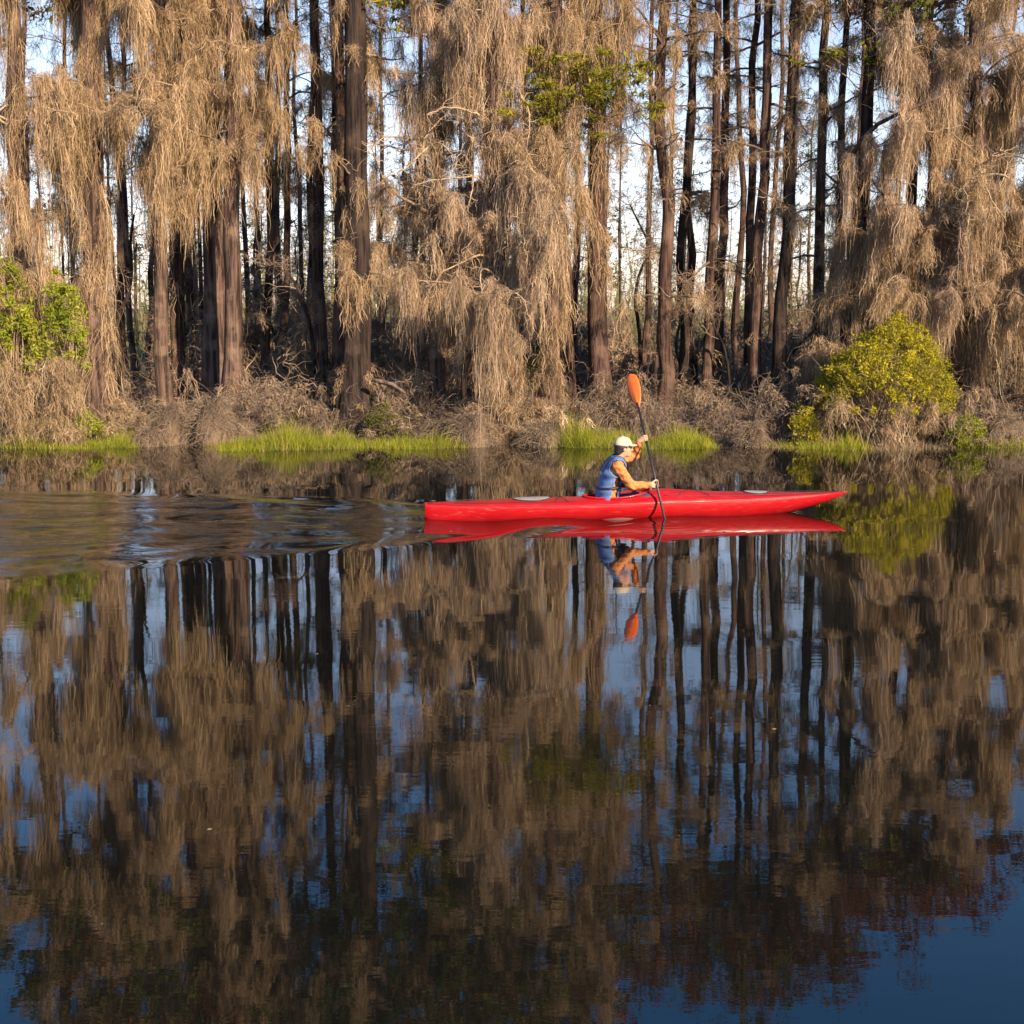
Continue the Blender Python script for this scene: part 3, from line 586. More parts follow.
# ------------------------------------------------------------------ undergrowth
def dry_shrub(seed, h, w_, nst, mat, mossn=0, mmat='moss_grey'):
    rng = np.random.default_rng(seed); root = thing('dry_shrub', 'x', 'shrub', (0, 0, 0))
    g, gm = G(), G()
    A = np.zeros((nst, 3)); A[:, :2] = rng.normal(0, w_*.22, (nst, 2)); a = rng.uniform(0, 6.28, nst)
    d = np.stack([np.cos(a)*.7, np.sin(a)*.7, rng.uniform(.5, 1.4, nst)], 1)
    W = walkers(g, A, d, h*rng.uniform(.7, 1.4, nst), .015, rng, S=8, curl=.22, grav=-.06)
    for rep, (n, l, wd) in enumerate(((7, .45, .010), (12, .28, .007))):
        src = W[:, 2:].reshape(-1, 3); A = src[rng.integers(0, len(src), nst*n)]
        W2 = walkers(g, A, rng.normal(0, 1, A.shape)+np.array([0, 0, .35]), h*l*rng.uniform(.5, 1.5, len(A)), wd, rng, S=6, curl=.4, grav=-.1)
        if rep == 0: src2 = W2
    g.build('stems', M[mat], root)
    if mossn:
        s_ = np.concatenate([W[:, 3:].reshape(-1, 3), src2[:, 2:].reshape(-1, 3)]); A = s_[rng.integers(0, len(s_), mossn)]; A = A[A[:, 2] > .15]
        LC = np.minimum(.4*rng.lognormal(0, .5, len(A)), np.maximum(A[:, 2]-.03, .06)); moss(gm, A, LC, 14, .07, rng, width=.014)
        gm.build('moss_clumps', M[mmat], root)
    return root
SH = [dry_shrub(81, .9, 1.0, 46, 'brush', 30), dry_shrub(82, 1.2, .9, 44, 'brush', 45), dry_shrub(83, .7, 1.2, 52, 'brush', 0),
      dry_shrub(84, 1.0, 1.0, 42, 'twig', 40, 'moss'), dry_shrub(85, 1.4, .9, 44, 'brush', 60)]
used = set()
def place_shrub(k, px, D, s, label, group):
    q = at(px, 430, D); loc = (q[0], D, ground_z(q[0], D)-.05); rz = (px*1.7+D*3) % 6.28
    if k not in used:
        used.add(k); o = SH[k]; o.location = loc; o.rotation_euler.z = rz; o.scale = (s,)*3; o['label'] = label; o['group'] = group
    else: dup(SH[k], loc, rz, s, label, group)
GB = 'dry shrubs along the bank'
for (k, px, D, s, lab) in [
    (3, 128, 27.5, .8, 'small tan dry shrub right of the bright green leafy bush'),
    (1, 258, 27.7, .9, 'brown dry shrub between the dark trunk pair and the left grass patch'),
    (0, 292, 28.2, .9, 'grey brown twiggy shrub behind the left grass patch'),
    (2, 325, 27.7, .8, 'low dark shrub at the right end of the left grass patch'),
    (1, 392, 28.0, .9, 'dark twiggy shrub right of the foot of the thickest trunk'),
    (2, 428, 27.6, .9, 'low dark shrub left of the twisted mossy little tree'),
    (3, 476, 27.4, .75, 'pale mossy shrub under the broad moss curtain'),
    (3, 545, 27.4, .8, 'pale tan shrub left of the grass behind the kayaker'),
    (0, 585, 27.9, .9, 'tan twiggy shrub behind the grass left of the raised paddle'),
    (4, 622, 28.4, .8, 'brown tall shrub directly behind the raised paddle blade'),
    (2, 668, 27.9, 1.0, 'dark grey shrub just right of the raised paddle blade'),
    (0, 700, 27.8, 1.0, 'grey dense shrub below the three slim trunks'),
    (2, 735, 27.6, 1.0, 'dark low shrub below the close trio of trunks'),
    (1, 775, 27.8, .95, 'grey brown shrub at the left foot of the yellow green bush'),
    (4, 815, 27.9, .8, 'brown shrub under the left side of the yellow green bush'),
    (1, 955, 27.3, .9, 'brown shrub between the yellow green bush and the veiled cypress'),
    (0, 990, 27.3, 1.0, 'matted brown shrub at the foot of the veiled cypress on the right'),
    (4, 1020, 27.7, .8, 'tall brown shrub at the right edge of the view')]:
    place_shrub(k, px, D, s, lab, GB)
rng = np.random.default_rng(90)
for k in range(62):
    D = 28.6+13*rng.random()**1.3
    place_shrub(int(rng.integers(0, 5)), rng.uniform(-40, 1064), D, rng.uniform(.8, 1.35), 'leafless grey brown shrub in the undergrowth among the trunks', 'undergrowth shrubs among the trunks')
for k in range(46):
    D = 30.5+15*rng.random()
    place_shrub(int(rng.integers(0, 5)), rng.uniform(-40, 1064), D, rng.uniform(1.4, 2.3), 'tall tangled bare shrub filling the shade between the trunks', 'tall shrubs between the trunks')
# leafy bushes
def leafy_bush(name, label, px, D, dome, n, leafm, size, seed, stems=60, brown=0, low=.12):
    rng = np.random.default_rng(seed); b = at(px, 430, D); b[2] = ground_z(b[0], D)-.02; root = thing(name, label, 'bush', b)
    g, gl, gm = G(), G(), G(); w_, h = dome
    a = rng.uniform(0, 6.28, n); rr = np.sqrt(rng.random(n)); th = rng.random(n)
    Z_ = h*(.35+.65*np.sqrt(np.clip(1-rr**2, 0, 1)))*(1-.42*th**2)+rng.normal(0, .07, n)
    A = np.stack([np.cos(a)*rr*w_, np.sin(a)*rr*w_*.8, np.where(Z_ < low, low+(h-low)*rng.random(n)*.8, Z_)], 1)
    A[:, 2] *= .95+.09*np.sin(A[:, 0]*3+seed)*np.cos(A[:, 1]*2.5)
    base = rng.normal(0, w_*.2, (n, 3)); base[:, 2] = 0
    dd = A-base; walkers(g, base, dd+np.array([0, 0, .5])*h, np.linalg.norm(dd, axis=1)*.98, .016, rng, S=7, curl=.14, grav=-.02)
    A2 = A.repeat(3, 0); walkers(g, A2, rng.normal(0, 1, A2.shape)+np.array([0, 0, .6]), rng.uniform(.1, .35, len(A2)), .008, rng, S=4, curl=.4)
    g.build('stems', M['twig' if brown else 'brush'], root)
    sprays(gl, A, rng.uniform(.08, .22, n), 84, size*.5, rng, flat=.9, elong=2.4); gl.build('leaves', M[leafm], root)
    if brown:
        B = np.stack([rng.normal(0, w_*.5, brown), rng.normal(-.2, w_*.35, brown), rng.uniform(.3, h*.5, brown)], 1)
        moss(gm, B, np.minimum(.5*rng.lognormal(0, .4, brown), B[:, 2]), 14, .09, rng); gm.build('moss_clumps', M['moss'], root)
    return root
leafy_bush('willow_bush', 'dome of a yellow green bush with brown stems at the water edge', 884, 26.8, (1.26, 2.25), 440, 'willow', .040, 101, brown=64)
leafy_bush('leafy_bush', 'bright green leafy bush climbing through moss at the left edge', 16, 26.5, (.50, 3.5), 66, 'leaf', .05, 102, brown=60, low=1.5)
leafy_bush('leafy_bush', 'bright green leafy bush in front of the stout mossy cypress', 68, 26.6, (.40, 3.35), 56, 'leaf', .05, 103, brown=70, low=1.6)
leafy_bush('leafy_bush', 'low dark green bush at the water below the stout mossy cypress', 72, 26.75, (.5, .8), 60, 'leaf', .045, 104, brown=20)
leafy_bush('leafy_bush', 'small sparse olive green bush beside the fallen branch at the foot of the thickest trunk', 388, 27.2, (.45, .7), 26, 'olive', .035, 105)
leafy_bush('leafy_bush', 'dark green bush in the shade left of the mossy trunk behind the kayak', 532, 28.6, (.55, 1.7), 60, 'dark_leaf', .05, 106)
leafy_bush('leafy_bush', 'small yellow green bush at the water between grass and the big dome bush', 805, 26.6, (.22, .65), 40, 'willow', .035, 107)
leafy_bush('leafy_bush', 'small green plant at the water right of the big dome bush', 968, 26.5, (.3, .5), 40, 'leaf', .035, 108)
# mossy hummocks (old stumps matted with dry grass)
def hummock(label, px, D, r, h, seed, hair=800):
    rng = np.random.default_rng(seed); b = at(px, 430, D); b[2] = ground_z(b[0], D)-.08; root = thing('mossy_hummock', label, 'hummock', b, 'matted hummocks at the water edge')
    n, k = 9, 18; z = np.linspace(0, 1, n); th = np.arange(k)/k*6.283; g = G()
    rad = r*np.sqrt(np.clip(1.02-z**2.2, 0, 1))[:, None]*(1+.16*np.sin(3*th+seed)[None]+rng.normal(0, .06, (n, k)))
    tube(g, np.stack([.1*r*z, 0*z, h*z], 1), rad, k); g.build('mound', mg, root)
    gs = G(); zz = rng.random(hair)**.7; a = rng.uniform(0, 6.28, hair); rr = r*np.sqrt(np.clip(1.02-zz**2.2, 0, 1))
    A = np.stack([np.cos(a)*rr, np.sin(a)*rr, zz*h], 1); d = np.stack([np.cos(a), np.sin(a), .5+zz], 1)
    walkers(gs, A, d, rng.uniform(.15, .45, hair)*(h+.3), .009, rng, S=6, curl=.25, grav=-.38); gs.build('dry_grass', M['moss_grey'], root)
for j, (px, D, r, h, lab) in enumerate([(172, 27.2, .33, .75, 'rounded hummock of dry grass left of a dark hollow at the water'),
    (215, 27.2, .36, .85, 'taller matted hummock right of a dark hollow at the water'), (150, 26.8, .22, .4, 'small hummock of dry grass at the right end of the leftmost grass'),
    (240, 27.6, .28, .6, 'brown hummock at the swollen foot of the right dark trunk'), (470, 26.9, .38, .6, 'wide tan hummock at the foot of the twisted mossy little tree'),
    (545, 27.0, .42, .55, 'broad tan hummock left of the grass behind the kayaker'), (752, 26.7, .16, .5, 'small pointed tan hummock right of the grass behind the kayak'),
    (440, 27.4, .26, .4, 'dark low hummock left of the twisted mossy little tree'), (1000, 26.9, .4, .6, 'matted brown hummock near the right edge of the view')]):
    hummock(lab, px, D-.15, r*1.12, h*1.1, 120+j)
# fallen pale branch
b = at(390, 388, 27.3); o = thing('fallen_branch', 'fallen branch lying beside the foot of the thickest trunk', 'branch', b); g = G()
tube(g, [np.array([-.33, 0, .16]), np.array([-.15, 0, .12]), np.array([.05, 0, .07]), np.array([.3, -.05, -.1])], [.035, .045, .04, .02], 7)
tube(g, [np.array([.05, 0, .07]), np.array([.15, .1, .12]), np.array([.3, .12, .1])], [.025, .02, .01], 6); g.build('wood', M['limb'], o)
# sedge along the water
def sedge(label, px0, px1, n, h, dmin, dmax, seed, mat='sedge'):
    rng = np.random.default_rng(seed); m = n*7
    px = px0+(px1-px0)*(rng.beta(1.15, 1.15, n) if mat == 'sedge' else rng.random(n)); cx = np.array([at(p, 440, 26.9)[0] for p in px]); cyy = shore(cx)+rng.uniform(dmin, dmax, n)
    hh = h*rng.uniform(.3, 1.35, n)*(.8+.35*np.sin(px*.23+seed)*np.sin(px*.11+2*seed))*np.clip(.5+3*np.minimum(px-px0, px1-px)/(px1-px0), 0, 1)*(.75+.35*np.sin(cx*2.1+seed))
    ii = np.repeat(np.arange(n), 7); A = np.stack([cx[ii]+rng.normal(0, .05, m), cyy[ii]+rng.normal(0, .05, m), np.zeros(m)], 1)
    A[:, 2] = np.maximum(gz(A[:, 0], A[:, 1]), -.05)-.02
    d = rng.normal(0, .3, (m, 3)); d[:, 2] = 1
    g = G(); walkers(g, A, d, hh[ii]*rng.uniform(.5, 1.3, m), .010, rng, S=4, curl=.1, grav=-.08, tint=np.clip(.5+rng.normal(0, .16, n)[ii]+rng.normal(0, .15, m), 0, 1), taper=.15)
    tag(g.build('sedge_grass', M[mat]), label, 'grass', kind='stuff')
sedge('yellow green grass at the water below the leafy bushes on the left', 10, 146, 1100, .42, -.7, .35, 141)
sedge('long yellow green grass patch between the hummocks and the thickest trunk', 206, 440, 2500, .37, -.65, .35, 142)
sedge('small tuft of yellow grass left of the twisted mossy little tree', 420, 468, 350, .28, -.5, .1, 143)
sedge('green grass patch at the water behind the kayaker', 545, 712, 2000, .46, -.8, .5, 144)
sedge('short yellow grass strip left of the dome bush', 752, 860, 700, .28, -.5, .15, 145)
sedge('green grass fringe at the right edge of the view', 945, 1044, 700, .28, -.4, .2, 146)
sedge('straw coloured dry grass along the whole bank', -20, 1044, 900, .4, .1, 1.8, 147, 'straw')
sedge('brown dead stems in the grass below the leafy bushes on the left', 0, 150, 330, .2, -.75, .2, 241, 'straw')
sedge('brown dead stems in the long grass patch left of the thickest trunk', 205, 470, 583, .2, -.75, .2, 242, 'straw')
sedge('brown dead stems in the grass behind the kayaker', 540, 720, 396, .2, -.75, .2, 243, 'straw')
sedge('brown dead stems in the grass around the dome bush', 745, 1044, 657, .2, -.75, .2, 244, 'straw')
# ------------------------------------------------------------------ kayak
print('forest built')
def lerp(x, xs, ys): return np.interp(x, xs, ys)
ML = {}
ML['red'] = plain('red_gelcoat', (.37, .005, .009), (.43, .009, .013), rough=.36, spec=.35, nscale=3, coat=.1)
t = ML['red'].node_tree; N = t.nodes; Lk = t.links; pb = N['Principled BSDF']                # scuffs and dried splashes along the hull
tc = N.new('ShaderNodeTexCoord'); mp = N.new('ShaderNodeMapping'); mp.inputs['Scale'].default_value = (5, 40, 40); Lk.new(tc.outputs['Object'], mp.inputs[0])
nz = N.new('ShaderNodeTexNoise'); nz.inputs['Scale'].default_value = 1; nz.inputs['Detail'].default_value = 7; Lk.new(mp.outputs[0], nz.inputs[0])
rr_ = N.new('ShaderNodeMapRange'); rr_.inputs[1].default_value = .35; rr_.inputs[2].default_value = .7; rr_.inputs[3].default_value = .22; rr_.inputs[4].default_value = .6; Lk.new(nz.outputs['Fac'], rr_.inputs[0]); Lk.new(rr_.outputs[0], pb.inputs['Roughness'])
rc = N.new('ShaderNodeMapRange'); rc.inputs[1].default_value = .60; rc.inputs[2].default_value = .78; rc.inputs[4].default_value = .35; Lk.new(nz.outputs['Fac'], rc.inputs[0])
mxr = N.new('ShaderNodeMix'); mxr.data_type = 'RGBA'; mxr.inputs['B'].default_value = (.55, .16, .14, 1); Lk.new(rc.outputs[0], mxr.inputs['Factor'])
Lk.new(pb.inputs['Base Color'].links[0].from_socket, mxr.inputs['A']); Lk.new(mxr.outputs['Result'], pb.inputs['Base Color'])
ML['black'] = plain('black_rubber', (.015, .015, .016), (.028, .028, .03), rough=.45)
ML['hatch'] = plain('highlit_grey_hatch_rubber', (.26, .26, .27), (.34, .34, .35), rough=.25, spec=.6)  # grey lightened to include the sky's highlight on the covers
ML['seam'] = plain('dark_red_seam', (.22, .006, .008), (.28, .008, .01), rough=.4)
ML['inside'] = plain('kayak_inside', (.10, .008, .008), (.14, .012, .012), rough=.6)
KL = KLEN/2
kroot = thing('kayak', 'long red sea kayak gliding to the right across dark water', 'kayak', (KO[0], KO[1], 0), rz=KA)
xs_ = np.linspace(-KL, KL, 321); q = xs_/KL
hw = .285*np.clip(1-np.abs(q+.03)**2.35, 0, 1)**.82+.012                       # half width at the sheer
hw = np.where(q < -.9, np.maximum(hw, .03), hw)
sheer = lerp(q, [-1, -.8, -.3, 0, .3, .6, .85, 1], [.205, .185, .175, .18, .195, .215, .235, .255])
ridge = lerp(q, [-1, -.8, -.55, -.3, -.18, .02, .10, .2, .35, .6, .85, 1], [.212, .215, .235, .245, .25, .305, .335, .315, .285, .262, .250, .258])
for _ in range(10): ridge[1:-1] = (ridge[:-2]+ridge[1:-1]*2+ridge[2:])/4; sheer[1:-1] = (sheer[:-2]+sheer[1:-1]*2+sheer[2:])/4
keel = lerp(q, [-1, -.97, -.9, -.5, .4, .58, .7, .8, .9, .97, 1], [.02, -.05, -.08, -.10, -.10, -.07, -.012, .05, .12, .20, .24])
for _ in range(6): keel[1:-1] = (keel[:-2]+keel[1:-1]*2+keel[2:])/4
nd, nh = 61, 15
rows = []
for i in range(len(xs_)):
    yd = np.linspace(-1, 1, nd); prof = np.sqrt(np.clip(1-np.abs(yd)**2.0, 0, 1))**1.25
    deck = np.stack([np.full(nd, xs_[i]), yd*hw[i], sheer[i]+(ridge[i]-sheer[i])*prof], 1)
    a = np.linspace(0, math.pi, nh+2)[1:-1]
    hy = np.sign(np.cos(a))*np.abs(np.cos(a))**1.3*hw[i]*.985; hz = sheer[i]+(keel[i]-sheer[i])*np.abs(np.sin(a))**.92
    rows.append(np.concatenate([deck, np.stack([np.full(nh, xs_[i]), hy, hz], 1)]))
V = np.array(rows); k = nd+nh; n = len(xs_)
i = np.arange(n-1)[:, None]*k; j = np.arange(k)[None]; j2 = (j+1) % k
Q = np.stack([i+j, i+j2, i+k+j2, i+k+j], -1).reshape(-1, 4); Vf = V.reshape(-1, 3)
CX, CA, CB = -.30, .43, .205                                                    # cockpit opening: centre, half length, half width
cen = Vf[Q].mean(1); isdeck = np.broadcast_to((j < nd-1), (n-1, k)).reshape(-1)
fr = np.where(cen[:, 0] > CX, CB*.92, CB)
hole = isdeck & (((cen[:, 0]-CX)/CA)**2+(cen[:, 1]/CB)**2 < 1)
g = G(); g.add(Vf, Q[~hole])
for row in (0, n-1):
    g.add(np.concatenate([V[row], V[row].mean(0)[None]]), None, [[a_, (a_+1) % k, k] if row else [(a_+1) % k, a_, k] for a_ in range(k)])
hull = g.build('hull', ML['red'], kroot)
def deck_z(x, y):
    h_ = np.interp(x, xs_, hw); s_ = np.interp(x, xs_, sheer); r_ = np.interp(x, xs_, ridge)
    return s_+(r_-s_)*np.sqrt(np.clip(1-(np.abs(y)/h_)**2, 0, 1))**1.25
a = np.linspace(0, 2*math.pi, 49); ex, ey = CX+CA*np.cos(a), CB*np.sin(a); ez = deck_z(ex, ey)
g = G(); tube(g, np.stack([ex*1, ey, ez+.014], 1), .012, 8, closed=False)
tube(g, np.stack([CX+(CA-.01)*np.cos(a), (CB-.01)*np.sin(a), ez-.02], 1), .014, 6, closed=False)
g.build('cockpit_rim', ML['red'], kroot)
g = G(); nn = 5; V2 = np.concatenate([np.stack([CX+(CA-.005)*np.cos(a)*(1+.02*t_), (CB-.005)*np.sin(a)*(1+.12*t_), ez*(1-t_)-.07*t_], 1) for t_ in np.linspace(0, 1, nn)])
ii = (np.arange(nn-1)[:, None]*49+np.arange(48)[None]).reshape(-1); g.add(V2, np.stack([ii, ii+49, ii+50, ii+1], -1))
fl = np.concatenate([V2[-49:], [[CX, 0, -.07]]]); g.add(fl, None, [[q_, q_+1, 49] for q_ in range(48)]); g.build('cockpit_liner', ML['inside'], kroot)
g = G()                                                                         # seat pan and back band
sy = np.linspace(-1, 1, 9); sx = np.linspace(0, 1, 8); SV = np.array([[[-.56+.36*s_, .17*t_, .045+.05*t_*t_+.05*(2*s_-1)**2] for t_ in sy] for s_ in sx])
ii = (np.arange(7)[:, None]*9+np.arange(8)[None]).reshape(-1); g.add(SV, np.stack([ii, ii+1, ii+10, ii+9], -1))
SV = np.array([[[-.585-.03*s_+.05*t_*t_, .165*t_, .12+.15*s_] for t_ in sy] for s_ in sx[:4]])
ii = (np.arange(3)[:, None]*9+np.arange(8)[None]).reshape(-1); g.add(SV, np.stack([ii, ii+1, ii+10, ii+9], -1)); g.build('seat', ML['black'], kroot)
for (hx, ha, hb) in ((-1.38, .235, .15), (1.50, .16, .115)):                    # hatch covers moulded to the deck
    g = G(); rr = np.array([0.001, .5, .8, .93, 1.0, 1.02]); hh = np.array([.018, .017, .016, .014, .009, -.004])
    xx = hx+ha*rr[:, None]*np.cos(a)[None]; yy = hb*rr[:, None]*np.sin(a)[None]; zz = deck_z(xx, yy)+hh[:, None]
    ii = (np.arange(5)[:, None]*49+np.arange(48)[None]).reshape(-1); g.add(np.stack([xx, yy, zz], -1), np.stack([ii, ii+49, ii+50, ii+1], -1)); g.build('hatch_cover', ML['hatch'], kroot)
    g = G(); tube(g, np.stack([hx+ha*.99*np.cos(a), hb*.99*np.sin(a), deck_z(hx+ha*.99*np.cos(a), hb*.99*np.sin(a))+.006], 1), .008, 6, closed=False); g.build('hatch_rim', ML['black'], kroot)
for sgn in (-1, 1):                                                            # perimeter lines
    for x_0, x_1 in ((-2.35, -.85), (.25, 2.4)):
        xx = np.linspace(x_0, x_1, 40); yy = sgn*(np.interp(xx, xs_, hw)*.80); g = G()
        tube(g, np.stack([xx, yy, deck_z(xx, yy)+.010+.004*np.abs(np.sin(xx*5))], 1), .0035, 5); g.build('deck_line', ML['black'], kroot)
for sgn in (-1, 1):                                                            # seam where deck meets hull
    xx = np.linspace(-KL+.03, KL-.05, 90); g = G(); tube(g, np.stack([xx, sgn*(np.interp(xx, xs_, hw)+.001), np.interp(xx, xs_, sheer)], 1), .0055, 6); g.build('seam_strip', ML['seam'], kroot)
for (x_0, x_1) in ((.42, .86), (.86, .42), (-.95, -1.12), (-1.12, -.95)):       # crossed bungees
    t_ = np.linspace(0, 1, 24); xx = x_0+(x_1-x_0)*t_; yy = (-.82+1.64*t_)*np.interp(xx, xs_, hw); g = G()
    tube(g, np.stack([xx, yy, deck_z(xx, yy)+.007+.004*np.sin(math.pi*t_)*(1 if x_0 < x_1 else 2.2)], 1), .004, 5); g.build('bungee_cord', ML['black'], kroot)
for (x_, s_) in ((KL-.13, 1), (-KL+.06, -1)):                                  # carry toggles
    g = G(); zt = float(deck_z(np.array(x_), np.array(0.)))
    tube(g, [[x_, 0, zt], [x_+.01*s_, 0, zt+.03], [x_-.03*s_, -.03, zt+.025]], .004, 5)
    tube(g, [[x_-.03*s_-.04, -.03, zt+.022], [x_-.03*s_+.04, -.03, zt+.022]], .011, 7); g.build('carry_toggle', ML['black'], kroot)
# ------------------------------------------------------------------ surface from a distance field
def surf(dist, lo, hi, res):
    lo = np.array(lo, float); n = np.ceil((np.array(hi)-lo)/res).astype(int)+1
    ax = [lo[c]+res*np.arange(n[c]) for c in range(3)]
    P = np.stack(np.meshgrid(*ax, indexing='ij'), -1).astype(np.float32); Fd = dist(P).astype(np.float32); ins = Fd < 0
    cs = tuple(n-1); acc = np.zeros(cs+(3,), np.float32); cnt = np.zeros(cs, np.float32)
    for c in range(3):
        sl0 = [slice(None)]*3; sl1 = [slice(None)]*3; sl0[c] = slice(0, -1); sl1[c] = slice(1, None); sl0, sl1 = tuple(sl0), tuple(sl1)
        cr_ = ins[sl0] != ins[sl1]; f0, f1 = Fd[sl0], Fd[sl1]; tt = np.where(cr_, f0/np.where(cr_, f0-f1, 1), 0)
        pt = P[sl0]+tt[..., None]*(P[sl1]-P[sl0]); o1, o2 = [d for d in range(3) if d != c]
        for a_ in (0, 1):
            for b_ in (0, 1):
                s = [slice(None)]*3; s[o1] = slice(a_, a_+cs[o1]); s[o2] = slice(b_, b_+cs[o2]); s = tuple(s)
                acc += np.where(cr_[s][..., None], pt[s], 0); cnt += cr_[s]
    idm = np.full(cs, -1, np.int64); act = cnt > 0; idm[act] = np.arange(act.sum()); VV = acc[act]/cnt[act][:, None]; QQ = []
    for c in range(3):
        o1, o2 = [(1, 2), (2, 0), (0, 1)][c]; sl0 = [slice(1, -1)]*3; sl1 = [slice(1, -1)]*3; sl0[c] = slice(0, -1); sl1[c] = slice(1, None)
        a0, a1 = ins[tuple(sl0)], ins[tuple(sl1)]; w_ = np.argwhere(a0 != a1); pos_ = a0[tuple(w_.T)]
        e = np.zeros(3, int); e[o1] = 1; e[o2] = 1; b0 = w_+e; c1 = np.zeros(3, int); c1[o1] = -1; c2 = np.zeros(3, int); c2[o2] = -1
        qd = np.stack([idm[tuple(x.T)] for x in (b0+c1+c2, b0+c2, b0, b0+c1)], 1); qd[~pos_] = qd[~pos_][:, ::-1]; QQ.append(qd)
    return VV, np.concatenate(QQ)
def cap(P, a, b, ra, rb, sq=None):
    a = np.array(a, np.float32); b = np.array(b, np.float32)
    if sq is not None: s = np.array(sq, np.float32); P = P/s; a = a/s; b = b/s
    ab = b-a; t_ = np.clip(((P-a)@ab)/(ab@ab), 0, 1); return np.linalg.norm(P-a-t_[..., None]*ab, axis=-1)-(ra+(rb-ra)*t_)
def ell(P, c, r):
    r = np.array(r, np.float32); d = (P-np.array(c, np.float32))/r; k0_ = np.linalg.norm(d, axis=-1); return (k0_-1)*r.min()*(.5+.5*k0_/(k0_+.2))
def smin(a, b, k_):
    h_ = np.clip(.5+.5*(b-a)/k_, 0, 1); return b+(a-b)*h_-k_*h_*(1-h_)
def part(name, mat, parent, dist, lo, hi, res):
    VV, QQ = surf(dist, lo, hi, res); g = G(); g.add(VV, QQ); return g.build(name, mat, parent)
# ------------------------------------------------------------------ paddle (in kayak space)
def kl(p):                                                                     # world -> kayak space
    d = np.array(p)-KO; c, s = math.cos(KA), math.sin(KA); return np.array([d[0]*c+d[1]*s, -d[0]*s+d[1]*c, d[2]])
PT = kl(at(630.5, 374.5, KO[1]+.62)); PW = kl(at(666, 524, KO[1]-.50))         # blade tip above, shaft meets the water
PD = (PT-PW)/np.linalg.norm(PT-PW)
P0 = PW-PD*.50; print('paddle length', np.linalg.norm(PT-P0))
pd = thing('paddle', 'double bladed kayak paddle with orange upper blade held upright', 'paddle', (KO[0], KO[1], 0), rz=KA)
ML['orange'] = plain('orange_blade', (.68, .115, .015), (.74, .14, .02), rough=.38, nscale=4)
g = G(); tube(g, [P0+PD*.40, PT-PD*.42], .016, 10); g.build('shaft', ML['black'], pd)
hgt = np.array([.72, -.69, 0]); bu = hgt-PD*(hgt@PD); bu /= np.linalg.norm(bu); bn = np.cross(PD, bu)
for sg, tip in ((1, PT), (-1, P0)):
    t_ = np.linspace(0, 1, 22); wd = np.interp(t_, [0, .08, .25, .5, .75, .9, .97, 1], [.018, .026, .062, .085, .088, .074, .048, .012]); g = G(); nu = 9
    s_ = np.linspace(-1, 1, nu); c0 = tip[None]-sg*PD[None]*(.49*(1-t_))[:, None]
    mid = c0[:, None]+bu[None, None]*(wd[:, None]*s_[None])[..., None]+bn[None, None]*(.022*(s_**2)[None]*wd[:, None]/.09-.012*(t_[:, None])**2)[..., None]
    th = .0045+.012*np.exp(-(s_/.25)**2)[None]*(1-t_[:, None]); a1 = mid+bn*th[..., None]; a2 = mid-bn*th[..., None]; a2 = a2[:, ::-1]
    VV = np.concatenate([a1, a2], 1); kk = 2*nu; nn = 22; i = np.arange(nn-1)[:, None]*kk; j = np.arange(kk)[None]; j2 = (j+1) % kk
    g.add(VV, np.stack([i+j, i+j2, i+kk+j2, i+kk+j], -1).reshape(-1, 4))
    g.add(VV[-1], None, [[0, x_, x_+1] for x_ in range(1, kk-1)]); g.build('blade', ML['orange'], pd)
tl = (PW[2])  # 0
def on_shaft(z): return PW+PD*((z-PW[2])/PD[2])
HN, HF = on_shaft(.42), on_shaft(.955)                                          # near (low) and far (high) grips
print('grips', HN, HF, 'tip', PT, 'entry', PW)
# ------------------------------------------------------------------ person
pr = thing('person', 'kayaker in cream cap, blue life vest and orange shirt paddling in the red kayak', 'person', (KO[0], KO[1], 0), rz=KA)
ML['skin'] = plain('skin', (.50, .27, .18), (.56, .32, .22), rough=.5, spec=.35, nscale=20)
ML['shirt'] = plain('orange_shirt', (.46, .15, .045), (.60, .26, .10), rough=.85, spec=.15, nscale=34, bump=.6)
ML['vest'] = plain('blue_vest', (.07, .14, .33), (.13, .22, .42), rough=.7, spec=.25, nscale=11, bump=.4)
ML['cap'] = plain('cream_cap', (.50, .42, .30), (.58, .50, .38), rough=.8, spec=.2, nscale=18, bump=.2)
ML['hair'] = plain('dark_hair', (.012, .009, .008), (.03, .022, .018), rough=.55, nscale=40, bump=.5)
ML['trouser'] = plain('dark_trousers', (.03, .045, .085), (.045, .065, .12), rough=.8, nscale=10)
ML['strap'] = plain('black_webbing', (.012, .012, .013), (.022, .022, .024), rough=.6)
HIP = np.array([-.43, 0, .17]); CH = np.array([-.355, 0, .52]); NK = np.array([-.285, 0, .715]); HD = np.array([-.215, -.005, .855])
SN, SF = np.array([-.325, -.185, .64]), np.array([-.265, .185, .675])
def elbow(s, h, l1, l2, pole):
    d = h-s; L = min(np.linalg.norm(d), (l1+l2)*.999); u_ = d/np.linalg.norm(d); x_ = (l1*l1-l2*l2+L*L)/(2*L); hgt_ = math.sqrt(max(l1*l1-x_*x_, 0))
    p_ = np.array(pole)-u_*(np.array(pole)@u_); return s+u_*x_+p_/np.linalg.norm(p_)*hgt_
def hand_pose(grip, sh, side):
    """palm beside the shaft, four fingers wrapped round it, thumb from the side of the palm"""
    ax_ = PD*1.0; toS = sh-grip; toS = toS-ax_*(toS@ax_); toS /= np.linalg.norm(toS)            # from shaft towards the arm
    tn = np.cross(ax_, toS)*side
    wrist = grip+toS*.085-ax_*.005
    return ax_, toS, tn, wrist
bones = []; fingers = []; arms = []
